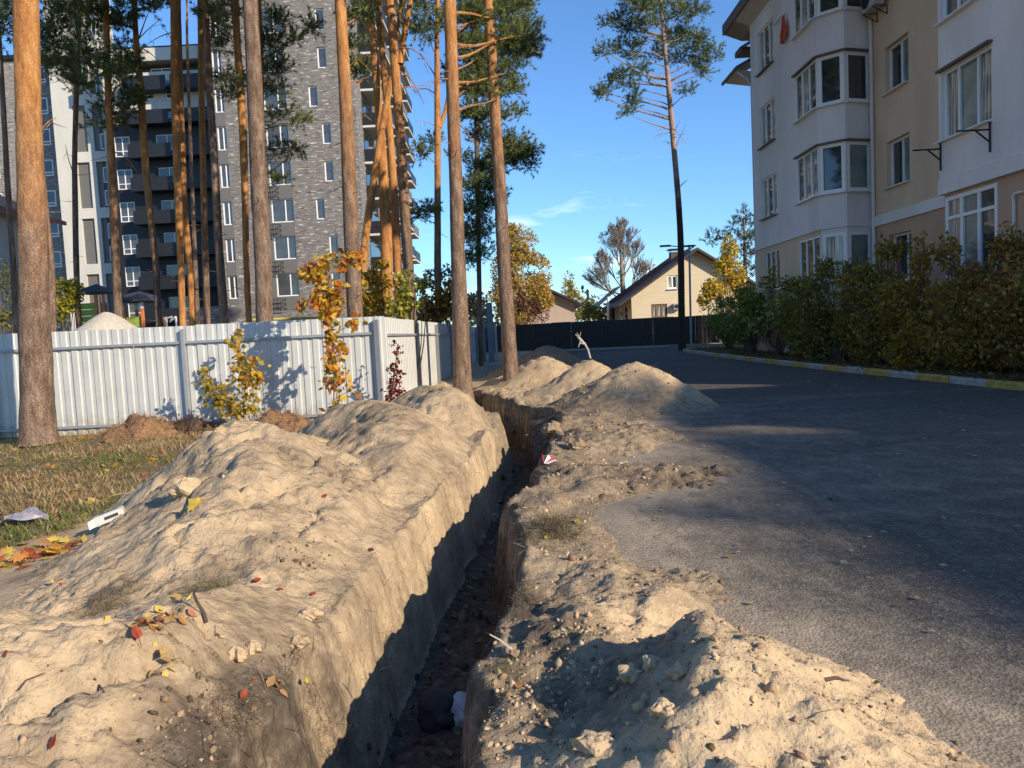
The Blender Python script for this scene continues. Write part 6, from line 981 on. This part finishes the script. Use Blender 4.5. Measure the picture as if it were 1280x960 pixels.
# root mats: tangles of dry fibres
for px, py, z, r, k, lb_, cc in [(262, 738, .4, .13, 420, 'grey green tuft of matted dry grass on the sand above the red leaves', [(.20, .17, .09), (.14, .12, .06), (.28, .23, .13)]), (135, 755, .25, .12, 380, 'matted grass root clump left of the pile of red leaves', [(.18, .15, .09), (.12, .10, .06), (.26, .21, .13)]),
    (400, 915, .34, .10, 420, 'dark torn sod with roots at the near edge of the left bank', [(.10, .075, .05), (.16, .12, .07), (.06, .045, .03)]), (300, 900, .36, .12, 260, 'dark root tangle in the topsoil of the nearest mound', [(.09, .07, .045), (.15, .11, .07)]), (692, 662, .08, .20, 620, 'bristly dark grass root clump at the right lip of the trench', [(.15, .12, .07), (.10, .08, .05), (.24, .19, .11)]),
    (660, 745, .05, .10, 260, 'fringe of roots hanging at the right trench lip', [(.16, .13, .08), (.24, .2, .13)]), (635, 840, .1, .08, 260, 'grass tuft with roots at the near right trench lip', [(.16, .15, .06), (.10, .14, .04), (.28, .23, .15)]),
    (180, 548, .15, .55, 900, 'heap of dry brown straw and soil against the fence', [(.30, .18, .09), (.22, .12, .06), (.38, .25, .13)]), (355, 540, .25, .40, 700, 'rusty heap of pine litter under the tall orange sapling', [(.34, .19, .10), (.26, .13, .06), (.42, .27, .15)]), (242, 548, .15, .28, 500, 'dark heap of rotted litter beside the straw heap at the fence', [(.06, .035, .025), (.10, .06, .035), (.04, .028, .02)])]:
    g = onsurf(px, py); big = r > .25
    if big: g = P(px, py, {180: 12.9, 355: 13.0, 242: 13.1}[px])
    k = int(k*2.2) if not big else k; x = g[0]+RNG.normal(size=k)*r*.5*(1.3 if big else 1); y = g[1]+RNG.normal(size=k)*r*.5; zz = surf(x, y); d = np.exp(-((x-g[0])**2/(1.7 if big else 1)+(y-g[1])**2)/(r*r)); hh = (.42 if big else .28)*r*2*d; 
    if big: zz = zz+np.maximum(0, hh-.02)*RNG.random(k)**.25
    else: zz = zz+hh*.45*RNG.random(k)
    V, F = insts(*STR, np.stack([x, y, zz], -1), rots(k, .4), RNG.uniform(.35, 1.1, k)*(r*.55 if not big else .16)); c0 = np.array([g[0], g[1], surf(np.array([g[0]]), np.array([g[1]]))[0]])
    if big:
        mound('t', [(g[0], g[1], max(.1, surf(np.array([g[0]]), np.array([g[1]]))[0])+.22*r*2)], r*1.5, r*1.3, r*.8, 1.1, 5, 3.2); Vm, Fm = grid(np.arange(g[0]-r*2, g[0]+r*2, .03), np.arange(g[1]-r*1.6, g[1]+r*1.6, .03), lambda a, b: mh('t', a, b)-.12, lambda a, b, c: c > -.17)
        k *= 4; x = g[0]+RNG.uniform(-1.6, 1.6, k)*r; y = g[1]+RNG.uniform(-1.2, 1., k)*r; zz = mh('t', x, y)-.12; q_ = zz > -.14; x = x[q_]; y = y[q_]; zz = zz[q_]; k = len(x); V, F = insts(*STR, np.stack([x, y, zz+.012], -1), rots(k, 1.2), RNG.uniform(.05, .2, k)); c0 = np.array([g[0], g[1], -.1]); del MND['t']
        th_ = thing('litter_heap', lb_, 'heap', c0); tag(obj('fibres', mesh(V-c0, F, 'f', cols=np.repeat(pal(k, cc), 5, 0), mats=[M_LITTER]), th_), kind='stuff'); obj('soil_core', mesh(Vm-c0, Fm, 's', smooth=True, mats=[plain('rusty_litter_soil' if px != 242 else 'black_litter_soil', cc[1], .95, 0, .5, 22, .8)]), th_)
    else: tag(obj('root_clump', mesh(V-c0, F, 'r', cols=np.repeat(pal(k, cc), 5, 0), mats=[M_LITTER]), None, c0), lb_, 'root clump', None, 'stuff')
# fallen leaves
LEAFC = [(.55, .33, .04), (.60, .42, .06), (.45, .20, .05), (.35, .18, .07), (.40, .09, .04), (.50, .40, .12)]
def litter(name, x, y, size, cols, label, tm=LEAF, tilt=.3, w=None):
    V, F = insts(*tm, np.stack([x, y, surf(x, y)+.008], -1), rot_n(nrm(x, y), tilt), size); tag(obj(name, mesh(V, F, name, cols=np.repeat(pal(len(x), cols, w), len(tm[0]), 0), mats=[M_LITTER])), label, 'fallen leaves', None, 'stuff')
x, y = scat(4200, -9, -2.6, 4.0, 13.6, lambda x, y: (grassf(x, y) > .2)*np.clip(.35+1.5*fbm(x, y, .8, 3, 97)+.8*np.exp(-((x+3.9)**2+(y-5.2)**2)/.7), .1, 1)); litter('leaf_litter', x, y, RNG.uniform(.04, .10, len(x)), LEAFC+[(.36, .17, .06), (.30, .15, .07)], 'yellow and rusty leaves fallen on the grass at the left', MAPLE)
x, y = blobscat([(185, 782, 0, .035, 26), (220, 772, 0, .04, 26), (155, 778, 0, .03, 14), (200, 820, 0, .03, 8), (345, 860, 0, .03, 6), (60, 740, 0, .06, 8)], 1); litter('leaf_litter', x, y, RNG.uniform(.025, .055, len(x)), [(.5, .3, .1), (.45, .12, .05), (.55, .40, .1), (.35, .2, .08)], 'heap of red, orange and yellow leaves in the hollow between the left mounds', LEAF, .6)
x, y = blobscat([(20, 700, -.05, .18, 110), (60, 690, -.05, .12, 50)], 1); litter('leaf_litter', x, y, RNG.uniform(.05, .11, len(x)), LEAFC, 'drift of yellow leaves at the left foot of the mound', MAPLE)
x, y = scat(260, -.75, .3, 2.4, 12, lambda x, y: (x > lipL(y)+.03) & (x < lipR(y)-.06)); litter('leaf_litter', x, y, RNG.uniform(.03, .09, len(x)), [(.20, .17, .04), (.15, .08, .04), (.25, .22, .12), (.10, .03, .02)], 'dull leaves on the dark trench floor', LEAF)
x, y = scat(500, 2.5, 8, 9, 38, lambda x, y: np.clip(np.exp(-(kerbx(y)-x)/.5)+.05, 0, 1)*(x < kerbx(y)-.15)); V, F = insts(*LEAF, np.stack([x, y, 0*x+.016], -1), rot_n(np.tile([0, 0, 1.], (len(x), 1)), .3), RNG.uniform(.05, .11, len(x))); tag(obj('leaf_litter', mesh(V, F, 'l', cols=np.repeat(pal(len(x), LEAFC), 7, 0), mats=[M_LITTER])), 'scattered leaves on the asphalt along the kerb', 'fallen leaves', None, 'stuff')
x, y = scat(5200, 7.7, 9.7, 10, 36, lambda x, y: (x > kerbx(y)+.02)); V, F = insts(*DIAM, np.stack([x, y, 0*x+.10+.03*RNG.random(len(x))], -1), rot_n(np.tile([0, 0, 1.], (len(x), 1)), .4), RNG.uniform(.05, .11, len(x))); tag(obj('leaf_litter', mesh(V, F, 'l', cols=np.repeat(pal(len(x), [(.20, .12, .04), (.28, .18, .05), (.12, .07, .03), (.1, .09, .03)]), 4, 0), mats=[M_LITTER])), 'brown leaves piled under the hedge behind the kerb', 'fallen leaves', None, 'stuff')
# pale flecks on the road
x, y = scat(600, .8, 7.4, 3, 30, lambda x, y: (x > edge(y)+.2)); V, F = insts(*DIAM, np.stack([x, y, 0*x+.012], -1), rot_n(np.tile([0, 0, 1.], (len(x), 1)), .15), RNG.uniform(.015, .06, len(x))); tag(obj('leaf_litter', mesh(V, F, 'l', cols=np.repeat(pal(len(x), [(.36, .31, .22), (.25, .17, .09), (.42, .38, .30), (.3, .25, .1)]), 4, 0), mats=[M_LITTER])), 'tiny pale leaf bits scattered over the asphalt', 'leaf bits', None, 'stuff')
# single leaves one can point at
SL = [(170, 795, .06, 'red', 'bright red leaf at the left of the little leaf heap on the sand'), (140, 790, .06, 'pink', 'salmon leaf left of the bright red one'), (125, 775, .055, 'red', 'dull red leaf leftmost of the leaf heap on the sand'), (150, 768, .06, 'org', 'orange leaf standing up in the leaf heap'), (185, 778, .06, 'yel', 'yellow leaf in the middle of the leaf heap on the sand'), (200, 790, .05, 'org', 'rusty leaf right of the bright red leaf'), (215, 775, .06, 'pink', 'pinkish leaf in the right half of the leaf heap'), (232, 768, .055, 'yel', 'yellow leaf at the right end of the leaf heap'), (228, 780, .05, 'org', 'orange brown leaf low at the right of the leaf heap'), (205, 765, .05, 'yel', 'yellow leaf at the upper edge of the leaf heap'),
      (240, 770, .05, 'pink', 'pale pink leaf beside the dark twig'), (190, 815, .06, 'tan', 'curled tan leaf below the leaf heap'), (205, 820, .055, 'tan', 'second curled tan leaf below the leaf heap'), (68, 932, .045, 'red', 'dark red leaf alone near the bottom left corner'), (8, 822, .03, 'red', 'tiny red leaf at the left margin of the sand'), (304, 872, .045, 'red', 'red leaf at the edge of the dark topsoil'), (345, 860, .05, 'org', 'orange maple leaf near the trench edge'), (382, 854, .045, 'lime', 'lime yellow leaf close to the trench edge'), (322, 728, .05, 'red', 'red leaf right of the matted grass tuft'), (350, 740, .045, 'red', 'deep red leaf below the red pair on the mound'), (392, 745, .04, 'red', 'small red leaf at the right side of the mound'),
      (390, 658, .055, 'pink', 'pinkish orange maple leaf high on the mound slope'), (406, 622, .05, 'red', 'dark red leaf near the mound crest side'), (464, 690, .05, 'dark', 'blackish red leaf on the bank above the trench'), (243, 632, .11, 'yel', 'large yellow leaf with orange edge in the hollow of the tall mound'), (193, 571, .11, 'yel', 'bright yellow maple leaf in the grass beside the mound'), (90, 588, .12, 'yel', 'bright yellow maple leaf farther left in the grass'), (133, 625, .09, 'yel', 'yellow leaf in the grass left of the white carton'), (8, 693, .12, 'yel', 'big yellow leaf at the left margin of the grass'),
      (866, 797, .055, 'lime', 'yellow green leaf on the crest behind the near right mound'), (932, 812, .055, 'lime', 'green leaf at the right edge of the near right mound'), (1065, 880, .035, 'lime', 'small lime leaf on the sandy road edge'), (1095, 858, .04, 'tan', 'tan leaf with a dark patch at the sandy road edge'), (775, 764, .035, 'pink', 'pale pink leaf by the cream coloured clods'), (718, 648, .07, 'pink', 'red leaf above the bristly root clump'), (722, 655, .07, 'yel', 'long yellow leaf above the bristly root clump'), (664, 663, .05, 'red', 'red leaf left of the bristly root clump'), (683, 674, .045, 'lime', 'small yellow leaf on the bristly root clump'), (752, 622, .08, 'pink', 'red brown leaf at the dark dirt tongue'), (949, 692, .06, 'dark', 'dark red curled leaf alone on the asphalt'), (648, 862, .04, 'org', 'orange chip on the sand at the right trench lip'), (790, 617, .06, 'yel', 'yellow leaf on the dark dirt tongue')]
LC = {'red': (.30, .05, .025), 'pink': (.40, .18, .11), 'org': (.40, .19, .06), 'yel': (.52, .36, .06), 'tan': (.42, .28, .11), 'lime': (.50, .46, .06), 'dark': (.10, .02, .02)}
for px, py, sz, cn, lb_ in SL:
    zz = 0.; 
    for _ in range(12): g = G(px, py, zz); zz = .5*zz+.5*float(surf(np.array([g[0]]), np.array([g[1]]))[0])
    g = G(px, py, zz); tm = MAPLE if (cn in ('yel', 'org', 'pink') and sz > .07) else LEAF; TV = tm[0].copy(); TV[:, 0] -= .5; TV[:, 2] += .22*(TV[:, 0]**2)*2+.12*np.abs(TV[:, 1]); V, F = insts(TV, tm[1], np.zeros((1, 3)), rot_n(nrm(np.array([g[0]]), np.array([g[1]])), .3), [sz*1.0])
    base_ = np.array(LC[cn]); c = np.clip(base_*(1+RNG.uniform(-.3, .3, (len(V), 1))), 0, 1)
    tag(obj('fallen_leaf', mesh(V, F, 'leaf', cols=c, mats=[M_LITTER]), None, (g[0], g[1], zz+.012)), lb_, 'leaf', 'single fallen leaves')
# twigs
def twig(pts, r, label, mat, name='twig'):
    Q = []
    for px, py, lift in pts:
        zz = 0.
        for _ in range(12): g = G(px, py, zz+lift); zz = .5*zz+.5*float(surf(np.array([g[0]]), np.array([g[1]]))[0])
        g = G(px, py, zz+lift); Q.append(g)
    tag(MB().tube(Q, [r*(1-.6*i/len(Q)) for i in range(len(Q))], mat, 5).build(name, None, Q[0]), label, 'twig')
TWM = plain('dark_twig', (.07, .045, .035), .8); TWP = plain('pale_twig', (.45, .40, .33), .8)
twig([(258, 778, .005), (254, 765, .02), (246, 752, .05), (242, 742, .08), (247, 735, .09)], .008, 'dark forked twig standing at the right end of the leaf heap', TWM)
twig([(117, 848, .004), (123, 856, .006), (130, 865, .004)], .005, 'short dark twig lying on the sand near the left margin', TWM)
twig([(24, 862, .004), (33, 850, .006), (56, 841, .004)], .003, 'thin forked twig on the sand at the left margin', TWM)
twig([(265, 905, .02), (245, 895, .01), (220, 893, .006)], .004, 'thin brown root lying above the dark topsoil', TWM)
twig([(640, 812, .1), (625, 800, .14), (612, 793, .16)], .004, 'pale twig reaching over the trench from the right lip', TWP)
twig([(1030, 850, .006), (1045, 847, .01), (1060, 852, .006)], .008, 'dark twig end at the sandy road edge', TWM)
b = MB(); Yw = 14.9; b.tube([P(738, 448, Yw), P(735, 437, Yw), P(731, 430, Yw), P(726, 425, Yw), P(722, 421, Yw)], [.02, .018, .022, .03, .02], TWP, 6)
for q in [((731, 430), (724, 429)), ((728, 427), (721, 416)), ((726, 425), (723, 434)), ((724, 422), (726, 415)), ((724, 422), (719, 418))]: b.tube([P(*q[0], Yw), P(*q[1], Yw+rnd.uniform(-.1, .1))], [.014, .005], TWP, 5)
tag(b.build('bent_stick', None, P(738, 450, Yw)), 'pale bent stick with frayed top standing in the pointed sand pile', 'stick')
# litter
g = onsurf(140, 650); M_CART = plain('white_carton', (.55, .54, .51), .6, 0, .1, 12); M_CARTP = plain('black_print', (.04, .04, .045), .6)
ax = np.array([(.90, .30, .30), (-.32, .94, .02), (-.28, -.1, .95)]); ax = [a_/np.linalg.norm(a_) for a_ in ax]; ct = thing('carton', 'crumpled white carton with dark print lying at the mound foot by the grass', 'carton', g)
ax = [a_*.8 for a_ in ax]; c0 = g+ax[2]*.045; b = MB()
for s_, d_ in ((ax[1], (.22, .006, .085)), (-ax[1], (.26, .006, .075))): b.box(c0+s_*.05, d_, M_CART, ax)
b.box(c0+ax[2]*.042, (.26, .1, .006), M_CART, ax); b.box(c0-ax[2]*.042, (.25, .1, .006), M_CART, ax); b.box(c0+ax[0]*.13, (.006, .095, .08), M_CART, ax); b.add([c0-ax[0]*.13-ax[1]*.05-ax[2]*.04, c0-ax[0]*.2-ax[1]*.07-ax[2]*.045, c0-ax[0]*.19-ax[1]*.06+ax[2]*.03, c0-ax[0]*.13-ax[1]*.05+ax[2]*.04], [(0, 1, 2, 3)], M_CART)
b.build('box', ct, tuple(c0)); MB().box(c0-ax[1]*.0545+ax[0]*.02, (.13, .003, .03), M_CARTP, ax).build('print', ct, tuple(c0)); MB().box(c0+ax[2]*.0465, (.18, .03, .003), M_CARTP, ax).build('print', ct, tuple(c0))
g = onsurf(33, 657); b = MB(); V = []; F = []
for i in range(9):
    for j in range(6): t = i/8; w = .10*math.sin(math.pi*min(1, t+.12))**.6; V.append(g+np.array([-.2+.4*t, (j/5-.5)*w*2, .035+.05*math.sin(t*3)+.02*math.sin(j*2+i)+.04*(j/5)]))
for i in range(8):
    for j in range(5): F.append((i*6+j, i*6+6+j, i*6+7+j, i*6+1+j))
tag(b.add(V, F, plain('grey_violet_plastic', (.30, .27, .30), .35, 0, .15, 6)).build('plastic_scrap', None, g), 'grey violet piece of plastic film lying on the grass', 'plastic scrap')
g = onsurf(680, 582); b = MB(); MW = plain('white_wrapper', (.62, .6, .6), .4); MR = plain('red_wrapper', (.55, .04, .05), .4)
for k, (m, a0) in enumerate(((MW, 0), (MR, .5), (MW, 1.1), (MR, 1.7))):
    d = np.array([math.cos(a0), math.sin(a0)*.6, 0]); b.add([g+[0, 0, .02], g+d*.1+[0, 0, .05+.02*k], g+d*.13+[.03, -.03, .02], g+d*.04+[.05, -.04, .01]], [(0, 1, 2, 3)], m)
tag(b.build('wrapper', None, g), 'red and white crumpled wrapper at the edge of the pit', 'wrapper')
# dented black and white ball-like bowl on the trench floor
g = np.array([-.50, 4.0, float(surf(np.array([-.50]), np.array([4.0]))[0])]); bw_ = thing('discarded_helmet', 'black and white rounded shell discarded on the floor of the trench', 'helmet', g)
th, ph = np.meshgrid(np.linspace(0, 2*math.pi, 24, endpoint=False), np.linspace(.02, 1.75, 12)); D3 = np.stack([np.sin(ph)*np.cos(th), np.sin(ph)*np.sin(th), np.cos(ph)], -1); rr = .125*(1+.16*fbm(D3[..., 0]*2, D3[..., 1]*2+D3[..., 2], 1.3, 3, 5)*2); V = (D3*rr[..., None]).reshape(-1, 3); rt = np.array(Matrix.Rotation(1.0, 3, 'X') @ Matrix.Rotation(.6, 3, 'Y')); V = V @ rt.T+g+[0, 0, .05]
I = np.arange(12*24).reshape(12, 24); J = np.roll(I, -1, 1); F = [tuple(int(v) for v in q) for q in np.stack([I[:-1], I[1:], J[1:], J[:-1]], -1).reshape(-1, 4)]; M_BLK = plain('scuffed_black_shell', (.03, .03, .03), .75, 0, .5, 9); o = MB().add(V, F, M_BLK).build('shell', bw_, smooth=True)
V2 = (D3[:8]*(rr[:8, :, None]*.86)).reshape(-1, 3) @ rt.T+g+[.12, .0, .05]; F2 = [f for f in F if max(f) < 8*24]; MB().add(V2, F2, plain('scuffed_white_shell', (.42, .42, .45), .4, 0, .5, 14)).build('liner', bw_, smooth=True)
